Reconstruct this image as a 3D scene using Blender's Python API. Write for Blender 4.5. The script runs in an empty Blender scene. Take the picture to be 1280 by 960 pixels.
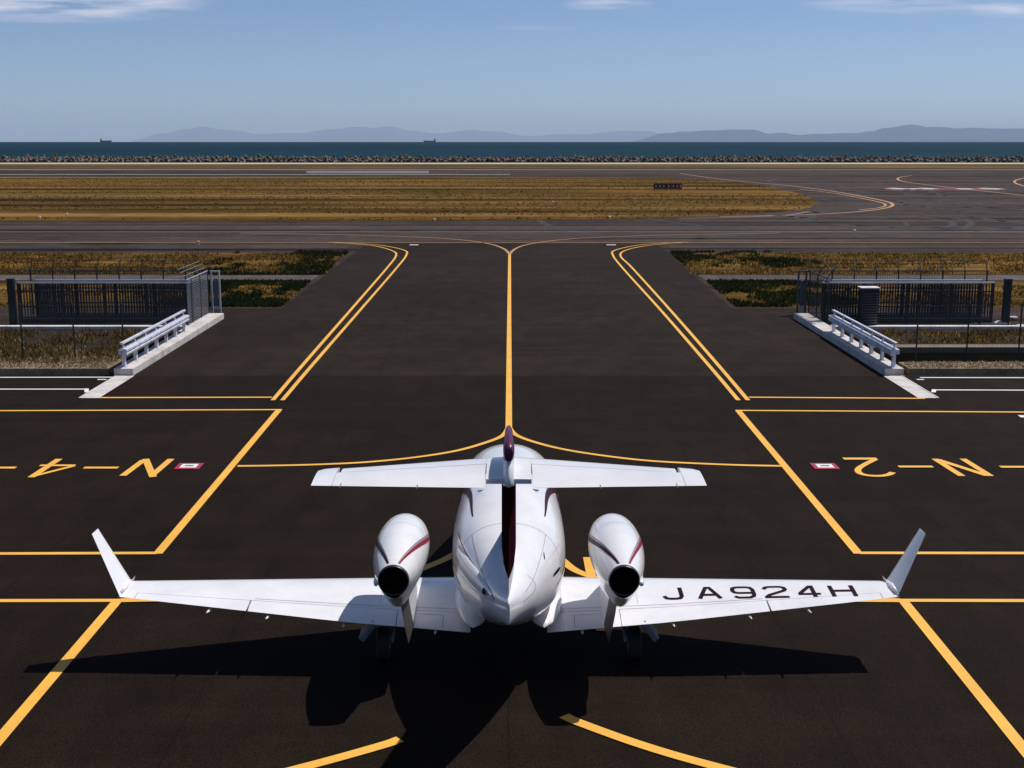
import bpy, math, random
from mathutils import Vector, Matrix, noise as mnoise
R = math.radians
rnd = random.Random(7)

# ------------------------------------------------------------------ camera, sky, sun, exposure
sc = bpy.context.scene
col = sc.collection
F, YH, K = 1600.0, 174.5, 7.62            # focal length in px of a 1280 px frame, eye level row, eye height / cos(pitch)
PITCH = math.atan((480 - YH) / F)
CP, SP = math.cos(PITCH), math.sin(PITCH)
H = K * CP
cam_d = bpy.data.cameras.new("camera")
cam = bpy.data.objects.new("camera", cam_d)
col.objects.link(cam)
cam.location = (0, 0, H)
cam.rotation_euler = (math.pi / 2 - PITCH, 0, R(0.0))
cam_d.sensor_width = 36.0
cam_d.lens = F / 1280 * 36.0
cam_d.shift_x = 4 / 1280
cam_d.clip_start = 0.2
cam_d.clip_end = 260000
sc.camera = cam

SUN_DIR = Vector((0.486, 0.335, 1.0)).normalized()      # towards the sun
sun_el = math.asin(SUN_DIR.z)
sun_az = math.atan2(SUN_DIR.x, SUN_DIR.y)
SUN_STRENGTH, SKY_STRENGTH, EXPOSURE = 4.6, 0.10, 0.0
world = bpy.data.worlds.new("World")
sc.world = world
world.use_nodes = True
wt = world.node_tree
wt.nodes.clear()
wo = wt.nodes.new("ShaderNodeOutputWorld")
wb = wt.nodes.new("ShaderNodeBackground")
sky = wt.nodes.new("ShaderNodeTexSky")
sky.sky_type = 'NISHITA'
sky.sun_disc = False
sky.sun_elevation = sun_el
sky.sun_rotation = sun_az
sky.altitude = 0
sky.air_density = 0.55
sky.dust_density = 0.5
sky.ozone_density = 5.0
wb.inputs[1].default_value = SKY_STRENGTH


def wmath(op, a, b=None, clamp=False):
    n = wt.nodes.new("ShaderNodeMath")
    n.operation = op
    n.use_clamp = clamp
    for i, v in enumerate((a, b)):
        if v is None:
            continue
        if isinstance(v, (int, float)):
            n.inputs[i].default_value = v
        else:
            wt.links.new(v, n.inputs[i])
    return n.outputs[0]


wtc = wt.nodes.new("ShaderNodeTexCoord")
wsep = wt.nodes.new("ShaderNodeSeparateXYZ")
wt.links.new(wtc.outputs["Generated"], wsep.inputs[0])
wy = wmath('MAXIMUM', wsep.outputs[1], 0.05)
waz = wmath('DIVIDE', wsep.outputs[0], wy)
wel = wmath('DIVIDE', wsep.outputs[2], wy)
wcomb = wt.nodes.new("ShaderNodeCombineXYZ")
wt.links.new(wmath('MULTIPLY', waz, 14.0), wcomb.inputs[0])
wt.links.new(wmath('MULTIPLY', wel, 130.0), wcomb.inputs[1])
wn = wt.nodes.new("ShaderNodeTexNoise")
wn.inputs["Scale"].default_value = 1.0
wn.inputs["Detail"].default_value = 7
wn.inputs["Roughness"].default_value = 0.55
wt.links.new(wcomb.outputs[0], wn.inputs["Vector"])
total = None
for az0, el0, wa, we, amp in [(-.335, .101, .115, .016, 1.0), (-.40, .113, .14, .012, .6), (.075, .100, .036, .0065, .75),
                              (.31, .103, .10, .012, .55), (.40, .100, .08, .012, .75), (.03, .083, .05, .003, .15),
                              (-.2, .110, .12, .008, .35), (.62, .11, .15, .02, .7), (-.7, .10, .15, .02, .7)]:
    dx = wmath('DIVIDE', wmath('SUBTRACT', waz, az0), wa)
    dy = wmath('DIVIDE', wmath('SUBTRACT', wel, el0), we)
    d = wmath('ADD', wmath('MULTIPLY', dx, dx), wmath('MULTIPLY', dy, dy))
    m = wmath('MULTIPLY', wmath('SUBTRACT', 1.0, d, True), amp)
    total = m if total is None else wmath('MAXIMUM', total, m)
wr = wmath('SUBTRACT', wn.outputs[0], 0.38, True)
fac = wmath('MULTIPLY', wmath('MULTIPLY', total, wr), 2.9, True)
wmix = wt.nodes.new("ShaderNodeMixRGB")
wmix.inputs[2].default_value = (9.0, 8.6, 9.6, 1)
wt.links.new(fac, wmix.inputs[0])
wt.links.new(sky.outputs[0], wmix.inputs[1])
wt.links.new(wmix.outputs[0], wb.inputs[0])
wt.links.new(wb.outputs[0], wo.inputs[0])

sun_d = bpy.data.lights.new("sun", 'SUN')
sun_d.energy = SUN_STRENGTH
sun_d.angle = R(0.53)
sun_d.color = (1.0, 0.955, 0.90)
sun = bpy.data.objects.new("sun", sun_d)
col.objects.link(sun)
sun.location = (20, 20, 60)
sun.rotation_euler = SUN_DIR.to_track_quat('Z', 'Y').to_euler()
sc.view_settings.view_transform = 'Standard'
sc.view_settings.look = 'None'
sc.view_settings.exposure = EXPOSURE
sc.view_settings.gamma = 1.0
sc.view_settings.use_curve_mapping = False
sc.cycles.use_denoising = True
sc.cycles.max_bounces = 6
sc.cycles.volume_bounces = 1
sc.cycles.caustics_reflective = False
sc.cycles.caustics_refractive = False


# ------------------------------------------------------------------ helpers
def g(px, py, h=0.0):
    """a point at height h that lies on the sight line of a 1280 x 960 photograph pixel"""
    s = (py - YH) * CP / (H - h)
    z = F / s
    return Vector(((px - 636) / s, (z - (H - h) * SP) / CP, h))


class MB:
    def __init__(self):
        self.v, self.f, self.m = [], [], []

    def add(self, verts, faces, mi=0):
        o = len(self.v)
        self.v += [tuple(p) for p in verts]
        self.f += [tuple(i + o for i in f) for f in faces]
        self.m += [mi] * len(faces)
        return self

    def box(self, c, size, rot=None, mi=0):
        x, y, z = size[0] / 2, size[1] / 2, size[2] / 2
        vs = [Vector(p) for p in ((-x, -y, -z), (x, -y, -z), (x, y, -z), (-x, y, -z), (-x, -y, z), (x, -y, z), (x, y, z), (-x, y, z))]
        if rot is not None:
            vs = [rot @ p for p in vs]
        c = Vector(c)
        return self.add([p + c for p in vs], [(3, 2, 1, 0), (4, 5, 6, 7), (0, 1, 5, 4), (1, 2, 6, 5), (2, 3, 7, 6), (3, 0, 4, 7)], mi)

    def bar(self, a, b, w, d=None, mi=0):
        a, b = Vector(a), Vector(b)
        q = (b - a).to_track_quat('Z', 'Y').to_matrix()
        return self.box((a + b) / 2, (w, d or w, (b - a).length), q, mi)

    def tube(self, pts, r, n=10, mi=0, caps=True):
        pts = [Vector(p) for p in pts]
        rs = r if isinstance(r, (list, tuple)) else [r] * len(pts)
        rings = []
        for i, p in enumerate(pts):
            t = (pts[min(i + 1, len(pts) - 1)] - pts[max(i - 1, 0)]).normalized()
            q = t.to_track_quat('Z', 'Y').to_matrix()
            rings.append([p + q @ Vector((math.cos(2 * math.pi * k / n) * rs[i], math.sin(2 * math.pi * k / n) * rs[i], 0)) for k in range(n)])
        return self.loft(rings, caps, mi)

    def loft(self, rings, caps=True, mi=0, closed=True):
        n = len(rings[0])
        vs = [p for r in rings for p in r]
        fs = []
        for i in range(len(rings) - 1):
            for k in range(n if closed else n - 1):
                a, b = i * n + k, i * n + (k + 1) % n
                fs.append((a, b, b + n, a + n))
        if caps:
            fs.append(tuple(reversed(range(n))))
            fs.append(tuple((len(rings) - 1) * n + k for k in range(n)))
        return self.add(vs, fs, mi)

    def build(self, name, mats, parent=None, smooth=False, bevel=0, auto=None):
        me = bpy.data.meshes.new(name)
        me.from_pydata(self.v, [], self.f)
        mats = mats if isinstance(mats, (list, tuple)) else [mats]
        for m in mats:
            me.materials.append(m)
        if len(mats) > 1:
            me.polygons.foreach_set("material_index", self.m)
        if smooth:
            me.polygons.foreach_set("use_smooth", [True] * len(me.polygons))
            if auto:
                me.set_sharp_from_angle(angle=R(auto))
        me.update()
        o = bpy.data.objects.new(name, me)
        col.objects.link(o)
        if parent is not None:
            o.parent = parent
        if bevel:
            b = o.modifiers.new("bevel", 'BEVEL')
            b.width = bevel
            b.segments = 2
            b.limit_method = 'ANGLE'
        return o


def fix_normals(o):
    import bmesh
    bm = bmesh.new()
    bm.from_mesh(o.data)
    bmesh.ops.recalc_face_normals(bm, faces=bm.faces)
    bm.to_mesh(o.data)
    bm.free()
    return o


def tag(o, label=None, cat=None, group=None, kind=None):
    for k, v in (("label", label), ("category", cat), ("group", group), ("kind", kind)):
        if v:
            o[k] = v
    return o


def empty(name, loc=(0, 0, 0)):
    o = bpy.data.objects.new(name, None)
    o.location = loc
    o.empty_display_size = 0.3
    col.objects.link(o)
    return o


def adopt(root):
    """meshes are written in world coordinates; hang them under a root that stands at the thing's base"""
    bpy.context.view_layer.update()
    for ch in list(root.children):
        ch.matrix_parent_inverse = root.matrix_world.inverted()


# ------------------------------------------------------------------ materials
class Mat:
    def __init__(self, name, color=(.8, .8, .8), rough=.5, metal=0.0, spec=.5, coat=0.0):
        self.m = bpy.data.materials.new(name)
        self.m.use_nodes = True
        self.t = self.m.node_tree
        self.b = self.t.nodes["Principled BSDF"]
        self.b.inputs["Base Color"].default_value = (*color, 1)
        self.b.inputs["Roughness"].default_value = rough
        self.b.inputs["Metallic"].default_value = metal
        self.b.inputs["Specular IOR Level"].default_value = spec
        self.b.inputs["Coat Weight"].default_value = coat
        self.b.inputs["Coat Roughness"].default_value = .05

    def n(self, kind, **kw):
        nd = self.t.nodes.new("ShaderNode" + kind)
        for k, v in kw.items():
            if k in nd.inputs:
                nd.inputs[k].default_value = v
            else:
                setattr(nd, k, v)
        return nd

    def link(self, a, b):
        self.t.links.new(a, b)

    def coords(self, scale=(1, 1, 1), kind="pos"):
        mp = self.n("Mapping")
        mp.inputs["Scale"].default_value = scale
        if kind == "pos":
            self.link(self.n("NewGeometry").outputs["Position"], mp.inputs[0])
        else:
            self.link(self.n("TexCoord").outputs["Object"], mp.inputs[0])
        return mp.outputs[0]

    def noise(self, scale=1.0, detail=4, rough=.55, xyz=(1, 1, 1), kind="pos"):
        nz = self.n("TexNoise", Scale=scale, Detail=detail, Roughness=rough)
        self.link(self.coords(xyz, kind), nz.inputs["Vector"])
        return nz.outputs[0]

    def ramp(self, src, stops):
        r = self.n("ValToRGB")
        e = r.color_ramp.elements
        while len(e) < len(stops):
            e.new(.5)
        for el, (p, c) in zip(e, stops):
            el.position = p
            el.color = (*c, 1) if len(c) == 3 else c
        self.link(src, r.inputs[0])
        return r.outputs[0]

    def mix(self, a, b, fac, mode='MIX'):
        m = self.n("MixRGB")
        m.blend_type = mode
        for s, i in ((a, 1), (b, 2)):
            if isinstance(s, tuple):
                m.inputs[i].default_value = (*s, 1)
            else:
                self.link(s, m.inputs[i])
        if isinstance(fac, (int, float)):
            m.inputs[0].default_value = fac
        else:
            self.link(fac, m.inputs[0])
        return m.outputs[0]

    def math(self, op, a, b=None, clamp=False):
        m = self.n("Math")
        m.operation = op
        m.use_clamp = clamp
        for i, v in enumerate((a, b)):
            if v is None:
                continue
            if isinstance(v, (int, float)):
                m.inputs[i].default_value = v
            else:
                self.link(v, m.inputs[i])
        return m.outputs[0]

    def color(self, s):
        self.link(s, self.b.inputs["Base Color"])
        return self

    def bump(self, src, strength=.3, dist=.01):
        bp = self.n("Bump", Strength=strength, Distance=dist)
        self.link(src, bp.inputs["Height"])
        self.link(bp.outputs[0], self.b.inputs["Normal"])
        return self


def g3(v):
    return (v, v, v)


def asphalt(name, c, var=.35, streak=.3, fine=.55, spec=.06, far=0, joints=0):
    m = Mat(name, rough=.85, spec=spec)
    big = m.noise(.09, 5, .6)
    mid = m.noise(1.1, 6, .65, (1, .45, 1))
    st = m.noise(1.0, 4, .6, (.10, 2.2, 1))
    fn = m.noise(42, 3, .75)
    c0 = tuple(x * (1 - var) for x in c)
    c1 = tuple(x * (1 + var) for x in c)
    base = m.ramp(big, [(.3, c0), (.7, c1)])
    a = m.mix(base, m.ramp(mid, [(.3, g3(.72)), (.72, g3(1.3))]), 1, 'MULTIPLY')
    b = m.mix(a, m.ramp(st, [(.3, g3(1 - streak)), (.7, g3(1 + streak))]), 1, 'MULTIPLY')
    d = m.mix(b, m.ramp(fn, [(.36, g3(1 - fine)), (.5, g3(1)), (.68, g3(1 + fine * 1.9))]), 1, 'MULTIPLY')
    if joints:
        sp = m.n("SeparateXYZ")
        m.link(m.n("NewGeometry").outputs["Position"], sp.inputs[0])
        wob = m.math('MULTIPLY', m.math('SUBTRACT', m.noise(.6, 2), .5), .08)
        jx = m.math('ABSOLUTE', m.math('SUBTRACT', m.math('FRACT', m.math('DIVIDE', m.math('ADD', sp.outputs[0], wob), 4.25)), .5))
        jy = m.math('ABSOLUTE', m.math('SUBTRACT', m.math('FRACT', m.math('DIVIDE', m.math('ADD', sp.outputs[1], wob), 17.0)), .5))
        line = m.math('MAXIMUM', m.math('GREATER_THAN', jx, .4955), m.math('GREATER_THAN', jy, .4988))
        d = m.mix(d, m.mix(d, g3(.62), 1, 'MULTIPLY'), m.math('MULTIPLY', line, m.math('MULTIPLY', m.noise(.5, 4), 1.3, True)))
        stn = m.ramp(m.noise(.55, 7, .7), [(.60, g3(1)), (.72, g3(.66))])
        lgt = m.ramp(m.noise(.23, 8, .72, (1, .35, 1)), [(.56, g3(1)), (.70, g3(1.38))])
        d = m.mix(m.mix(d, stn, 1, 'MULTIPLY'), lgt, 1, 'MULTIPLY')
    if far:
        fs = m.noise(1.0, 5, .65, (.004, .22, 1))
        d = m.mix(d, m.ramp(fs, [(.36, g3(1 - far)), (.47, g3(1)), (.62, g3(1 + far * .5))]), 1, 'MULTIPLY')
    m.color(d)
    m.bump(fn, .5, .006)
    return m


M = {}
M['apron'] = asphalt("apron_asphalt", (.0108, .0066, .0040), .22, .14, .7, joints=1).m
M['link'] = asphalt("taxiway_link_asphalt", (.0172, .0117, .0078), .22, .16, .7, joints=1).m
M['taxi'] = asphalt("taxiway_asphalt", (.048, .034, .028), .25, .35, far=.85).m
M['runway'] = asphalt("runway_asphalt", (.046, .034, .028), .3, .4, far=.85).m
M['shoulder'] = asphalt("shoulder_asphalt", (.034, .024, .018), .35, .45, far=.6).m
M['track'] = asphalt("perimeter_track", (.085, .07, .064), .2, .2).m
M['skid'] = Mat("tyre_rubber_marks", (.014, .012, .012), .9).m


def worn(name, c, wear=.47, under=(.03, .024, .02), rough=.6):
    m = Mat(name, c, rough, spec=.3)
    n1 = m.noise(9, 6, .75)
    n2 = m.noise(.8, 4, .6)
    f = m.ramp(n1, [(wear - .2, g3(.75)), (wear - .08, g3(0))])
    tone = m.ramp(n2, [(.3, tuple(x * .84 for x in c)), (.7, c)])
    m.color(m.mix(tone, under, f))
    return m


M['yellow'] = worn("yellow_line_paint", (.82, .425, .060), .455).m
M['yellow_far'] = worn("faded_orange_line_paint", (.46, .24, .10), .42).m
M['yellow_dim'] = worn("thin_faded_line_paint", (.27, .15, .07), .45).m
M['white_line'] = worn("white_line_paint", (.74, .74, .72), .36).m
M['red_paint'] = worn("red_sign_paint", (.36, .03, .06), .38).m
M['black_paint'] = Mat("dark_sign_paint", (.05, .03, .03), .6).m


def concrete(name, c):
    m = Mat(name, rough=.85, spec=.3)
    n1 = m.noise(1.7, 9, .75)
    n2 = m.noise(60, 2, .6)
    m.color(m.mix(m.ramp(n1, [(.34, tuple(x * .60 for x in c)), (.52, tuple(x * .9 for x in c)), (.7, c)]), m.ramp(n2, [(.3, g3(.85)), (.7, g3(1.1))]), 1, 'MULTIPLY'))
    m.bump(n2, .3, .004)
    return m.m


M['concrete'] = concrete("pale_concrete", (.62, .58, .55))
M['concrete_white'] = concrete("whitish_concrete", (.74, .72, .70))
M['concrete_far'] = concrete("coastal_concrete", (.20, .155, .115))
M['conc_road'] = concrete("seawall_road_concrete", (.50, .43, .35))
M['soil'] = asphalt("dark_soil", (.022, .018, .013), .4, .2).m
M['gravel_bed'] = asphalt("pale_gravel_bed", (.19, .145, .095), .4, .3).m
M['dark_void'] = asphalt("dark_ditch_soil", (.004, .004, .003), .3, .2, spec=0).m  # near-black floor of the ditch

gm = Mat("dry_golden_grass_ground", rough=1, spec=.05)
n_str = gm.noise(1.0, 6, .62, (.006, .12, 1))
n_fin = gm.noise(1.0, 5, .75, (.35, 1.2, 1))
n_big = gm.noise(.03, 3, .5)
gc = gm.ramp(n_str, [(.36, (.020, .011, .002)), (.45, (.085, .042, .008)), (.56, (.155, .080, .018)), (.68, (.25, .145, .042))])
gc = gm.mix(gc, gm.ramp(n_fin, [(.3, g3(.38)), (.5, g3(.95)), (.72, g3(1.7))]), 1, 'MULTIPLY')
gc = gm.mix(gc, gm.ramp(n_big, [(.35, (.62, .72, .6)), (.65, g3(1.1))]), 1, 'MULTIPLY')
gm.color(gc)
gm.bump(n_fin, .8, .08)
M['field'] = gm.m


def blades_mat(name, stops):
    m = Mat(name, rough=.9, spec=.1)
    ri = m.n("NewGeometry").outputs["Random Per Island"]
    n1 = m.noise(.55, 4, .65)
    c = m.ramp(m.math('ADD', m.math('MULTIPLY', ri, .45), m.math('MULTIPLY', n1, .6)), stops)
    m.color(c)
    tr = m.n("BsdfTranslucent")
    m.link(c, tr.inputs[0])
    mx = m.n("MixShader")
    mx.inputs[0].default_value = .45
    m.link(m.b.outputs[0], mx.inputs[1])
    m.link(tr.outputs[0], mx.inputs[2])
    m.link(mx.outputs[0], m.t.nodes["Material Output"].inputs[0])
    return m.m


M['dry_blades'] = blades_mat("dry_grass_blades", [(.2, (.026, .022, .006)), (.42, (.085, .050, .012)), (.62, (.21, .12, .032)), (.85, (.46, .32, .13))])
M['green_blades'] = blades_mat("green_weed_blades", [(.2, (.006, .010, .004)), (.5, (.014, .024, .008)), (.8, (.035, .045, .014))])
M['gravel'] = blades_mat("pale_gravel", [(.2, (.12, .09, .05)), (.5, (.32, .24, .15)), (.8, (.6, .48, .33))])

# water
wm = Mat("sea_water", (.004, .028, .045), .5, spec=.02)
wv = wm.noise(1.0, 6, .62, (.05, .035, 1))
wv2 = wm.noise(1.0, 4, .6, (.002, .0012, 1))
wm.color(wm.mix(wm.ramp(wv2, [(.3, (.0001, .012, .020)), (.7, (.0010, .026, .038))]), wm.ramp(wv, [(.35, g3(.75)), (.65, g3(1.25))]), 1, 'MULTIPLY'))
wm.bump(wv, 1.0, 1.6)
M['sea'] = wm.m
hm = Mat("haze_blue_wooded_hills", (.03, .04, .03), 1, spec=0)
hm.color(hm.ramp(hm.noise(.0006, 6, .6), [(.35, (.026, .060, .090)), (.65, (.06, .100, .135))]))  # woodland tone with the blue of the haze mixed into it
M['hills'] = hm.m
hm2 = Mat("haze_pale_hills", (.1, .13, .17), 1, spec=0)
hm2.color(hm2.ramp(hm2.noise(.0004, 6, .6), [(.35, (.085, .115, .165)), (.65, (.11, .145, .19))]))  # paler base stands in for thicker haze over these hills
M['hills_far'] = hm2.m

# aircraft
wp = Mat("white_aircraft_paint", (.78, .77, .78), .22, spec=.5, coat=.6)
wn1 = wp.noise(1.4, 6, .65)
wp.color(wp.ramp(wn1, [(.3, (.70, .69, .70)), (.6, (.80, .79, .80))]))
M['white'] = wp.m
mp_ = Mat("maroon_metallic_paint", (.035, .004, .007), .35, spec=.08)
M['cap'] = Mat("plum_metallic_paint", (.075, .010, .045), .35, spec=.3, coat=.1).m
M['maroon'] = mp_.m
M['red'] = Mat("bright_crimson_stripe", (.20, .008, .018), .35, spec=.2).m
M['grey_stripe'] = Mat("silver_grey_stripe", (.22, .20, .20), .3, .3).m
M['seam'] = Mat("panel_gap_seal", (.22, .21, .22), .7).m  # grey of the joint lines between skin panels
M['black'] = Mat("opening_black", (.004, .004, .004), .9, spec=.1).m  # flat black of the slots, the outlet and the exhaust duct
M['nozzle'] = Mat("burnt_nozzle_metal", (.09, .085, .08), .35, .9).m
M['pylon_shade'] = Mat("shade_dark_pylon_paint", (.045, .038, .036), .6, .15).m  # white pylon paint with its deep shade put into the colour
M['chrome'] = Mat("polished_lip_metal", (.75, .75, .76), .15, 1.0).m
M['glass'] = Mat("dark_cabin_glass", (.01, .012, .015), .05, spec=.8, coat=1).m
M['rubber'] = Mat("tyre_rubber", (.012, .012, .012), .8).m
M['strut'] = Mat("gear_leg_paint", (.16, .18, .21), .45, .3).m
M['reg'] = Mat("dark_registration_paint", (.016, .003, .005), .6, spec=.08).m
M['tail'] = None
tp = Mat("maroon_and_white_fin_paint", (.07, .008, .02), .7, spec=0.0, coat=.0)
tg = tp.n("NewGeometry")
ts = tp.n("SeparateXYZ")
tp.link(tg.outputs["Position"], ts.inputs[0])
edge = tp.math('SUBTRACT', ts.outputs[2], tp.math('ADD', 2.36, tp.math('MULTIPLY', tp.math('SUBTRACT', ts.outputs[1], 14.3), -.10)))
tp.color(tp.mix((.78, .77, .78), (.032, .006, .010), tp.math('MULTIPLY', tp.math('ADD', edge, .01), 60, True)))
M['tail'] = tp.m

# steelwork
M['galv'] = Mat("galvanised_steel", (.52, .54, .58), .38, .35).m
M['galv_dark'] = Mat("weathered_and_shaded_galvanised_steel", (.10, .11, .125), .5, .5).m  # weathered fittings, and the painted shade tone of the right latch frame
M['gate_steel'] = Mat("dark_green_grey_steel", (.022, .027, .034), .45, .3).m
rl = Mat("pale_painted_guardrail", (.66, .67, .74), .35, .15)
rl.color(rl.ramp(rl.noise(2.5, 6, .65), [(.3, (.46, .47, .54)), (.6, (.70, .71, .78))]))
M['rail'] = rl.m
M['ship'] = Mat("dark_ship_hull", (.02, .03, .04), .7).m
M['ship_red'] = Mat("ship_superstructure", (.25, .25, .25), .7).m
M['sign_red'] = Mat("red_sign_panel", (.10, .006, .012), .5).m
M['sign_black'] = Mat("black_sign_panel", (.010, .009, .010), .5).m
M['sign_white'] = Mat("white_sign_letters", (.7, .7, .7), .5).m
M['amber'] = Mat("amber_light_cap", (.8, .35, .05), .4).m


# ------------------------------------------------------------------ ground, sheets and markings
def sheet(name, pts, mat, z, kind='structure', sub=0):
    mb = MB()
    mb.add([(p[0], p[1], z) for p in pts], [tuple(range(len(pts)))])
    o = mb.build(name, mat)
    tag(o, kind=kind)
    n = o.data.polygons[0].normal
    if n.z < 0:
        o.data.flip_normals()
    return o


def pxs(*pts):
    return [g(x, y) for x, y in pts]


def catmull(pts, n=8):
    P = [pts[0] * 2 - pts[1]] + list(pts) + [pts[-1] * 2 - pts[-2]]
    out = []
    for i in range(1, len(P) - 2):
        for k in range(n):
            t = k / n
            a, b, c, d = P[i - 1], P[i], P[i + 1], P[i + 2]
            out.append(.5 * ((2 * b) + (c - a) * t + (2 * a - 5 * b + 4 * c - d) * t * t + (3 * b - a - 3 * c + d) * t ** 3))
    out.append(P[-2])
    return out


def ribbon(mb, pts, w, z=.016, close=False, mi=0):
    pts = [Vector((p[0], p[1], 0)) for p in pts]
    n = len(pts)
    L, Rr = [], []
    for i, p in enumerate(pts):
        if close:
            a, b = pts[i - 1], pts[(i + 1) % n]
        else:
            a, b = pts[max(i - 1, 0)], pts[min(i + 1, n - 1)]
        d1 = (p - a).normalized() if (p - a).length > 1e-6 else (b - p).normalized()
        d2 = (b - p).normalized() if (b - p).length > 1e-6 else d1
        t = (d1 + d2).normalized()
        nn = Vector((-t.y, t.x, 0))
        c = max(.35, nn.dot(Vector((-d1.y, d1.x, 0))))
        L.append(p + nn * (w / 2 / c))
        Rr.append(p - nn * (w / 2 / c))
    vs = [(p.x, p.y, z) for p in L] + [(p.x, p.y, z) for p in Rr]
    fs = []
    for i in range(n if close else n - 1):
        j = (i + 1) % n
        fs.append((i + n, j + n, j, i))
    mb.add(vs, fs, mi)


def marking(name, lines, mat, w=.19, z=.016):
    mb = MB()
    for i, ln in enumerate(lines):
        if isinstance(ln, dict):
            ribbon(mb, ln['p'], ln.get('w', w), z + i * .0004)
        else:
            ribbon(mb, ln, w, z + i * .0004)
    return tag(mb.build(name, mat), kind='structure')


sheet("ground", [(-2500, -400), (2500, -400), (2500, 455), (-2500, 455)], M['shoulder'], 0.0)
# curved sea, falling away over the horizon
mb = MB()
SEA = -2.6
rings = []
ds = [452, 520, 600, 720, 900, 1200, 1600, 2200, 3000, 4000, 5000, 6000, 7000, 8000, 9000, 10000, 11000, 12000, 13000, 15000, 20000, 30000, 50000, 80000, 125000, 145000]
xs = [-1, -.6, -.3, -.12, 0, .12, .3, .6, 1]
vs = [(x * max(3000, d * .75), d, SEA - d * d / (2 * 6.371e6)) for d in ds for x in xs]
nx = len(xs)
mb.add(vs, [(i * nx + k, i * nx + k + 1, (i + 1) * nx + k + 1, (i + 1) * nx + k) for i in range(len(ds) - 1) for k in range(nx - 1)])
tag(mb.build("sea", M['sea'], smooth=True), kind='structure')
# sea bank
mb = MB()
mb.add([(-2500, 455, 0), (2500, 455, 0), (2500, 461, -6), (-2500, 461, -6)], [(0, 1, 2, 3)])
tag(mb.build("sea_bank", M['concrete_far']), kind='structure')

AP_Y0 = g(636, 497).y
sheet("apron", [(-120, -60), (120, -60), (120, g(0, 470).y), (-120, g(0, 470).y)], M['apron'], .004)
lk = [g(146, 470), g(248, 408), g(262, 386), g(352, 385), g(442, 304.5), g(838, 304.5), g(915, 385), g(1010, 386), g(1022, 408), g(1128, 470)]
lk = [Vector((-12.4, g(0, 470).y, 0)), Vector((-12.55, 54.5, 0)), g(262, 386), g(352, 385), g(458, 304.5), g(822, 304.5), g(915, 385), g(1010, 386),
      Vector((12.55, 54.5, 0)), Vector((12.4, g(0, 470).y, 0))]
sheet("taxiway_link", lk, M['link'], .004)
Yt0, Yt1 = g(0, 303.5).y, g(0, 279).y
sheet("taxiway", [(-900, Yt0), (900, Yt0), (900, Yt1), (-900, Yt1)], M['taxi'], .006)
Yr0, Yr1 = g(0, 219.2).y, g(0, 210.8).y
sheet("runway", [(-1200, Yr0), (1200, Yr0), (1200, Yr1), (-1200, Yr1)], M['runway'], .006)
sheet("perimeter_road", [(-1500, 403), (1500, 403), (1500, 428), (-1500, 428)], M['conc_road'], .006)
sheet("turnoff_pavement", pxs((760, 221), (1400, 221), (1400, 277), (850, 277)), M['taxi'], .005)
# mown grass island between the runway and the taxiway
isl = [g(-3000, 276), g(-3000, 221.5)] + pxs((600, 221.2), (820, 221.8), (905, 226), (960, 233), (1000, 242), (1018, 249), (1022, 254), (1012, 260), (980, 265), (900, 270), (760, 274), (500, 276.5))
sheet("grass_island", isl, M['field'], .012)
sheet("shore_verge", [(-1500, g(0, 210.3).y), (1500, g(0, 210.3).y), (1500, 392), (-1500, 392)], M['field'], .004)
for s_, nm in ((-1, 0), (1, 1)):
    def q(x, y):
        return g(636 + s_ * x, y)
    sheet("grass_verge", [q(205, 316), q(3000, 316), q(3000, 343), q(233, 343)], M['field'], .008)
    sheet("service_track", [q(236, 344), q(3000, 344), q(3000, 353), q(246, 350)], M['track'], .008)
    sheet("verge_strip", [q(247, 351), q(3000, 354), q(3000, 386), q(284, 384)], M['field'], .008)
    sheet("shoulder_strip", [q(200, 307), q(3000, 307), q(3000, 313), q(205, 313)], M['taxi'], .008)

# painted lines
ln_main = [pxs((637, 317), (636.5, 400), (636, 536))]
left_arc = [g(636, 534), g(628, 545), g(606, 554), g(570, 564), g(520, 572), g(460, 578), g(400, 581), g(340, 582.5), g(297, 583)]
right_arc = [g(636, 534), g(645, 544), g(668, 553), g(704, 562), g(754, 570), g(812, 576.5), g(876, 580), g(930, 582), g(978, 583)]
# the same lead-in curve repeats nearer the camera for the other stand rows
d_arc = g(0, 583).y - g(0, 751).y
d_arc2 = d_arc * 1.0


def shift(pts, dy):
    return [Vector((p.x, p.y - dy, 0)) for p in pts]


def thin(*lines):
    return [{'p': l_, 'w': .14} for l_ in lines]


yl = [ln_main[0]] + thin(catmull(left_arc), catmull(right_arc))
yl += thin(pxs((352, 512.5), (-300, 515)), pxs((920, 513.5), (1600, 517.5)))
yl += thin(pxs((340, 497), (118, 497.5)), pxs((936, 497), (1156, 498.5)))
yl += thin(pxs((197, 692), (-300, 694)), pxs((1074, 692), (1600, 692.5)))
yl += [pxs((349, 512.5), (197, 693)), pxs((922.5, 513.5), (1073, 693))]
yl += thin(pxs((150, 751.5), (-300, 752.5)), pxs((1126, 751.5), (1600, 752.5)))
yl += [pxs((147, 751.5), (-60, 995)), pxs((1129, 752), (1330, 1000))]
yl += [catmull([g(636, 662), g(610, 674), g(575, 690), g(545, 705), g(480, 728), g(400, 741), g(300, 748), g(150, 751.5)])]
yl += [catmull([g(636, 662), g(662, 674), g(697, 697), g(726, 717), g(790, 734), g(876, 745), g(976, 750), g(1126, 751.5)])]
yl += [catmull([g(705, 896), g(725, 905), g(800, 932), g(885, 957), g(1000, 985), g(1150, 1010)])]
yl += [catmull([g(500, 925.5), g(475, 934), g(385, 959), g(270, 987), g(120, 1010)])]
yl += [pxs((636, 536), (636, 664))]
marking("stand_marking", yl, M['yellow'], .175, .012)
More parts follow.
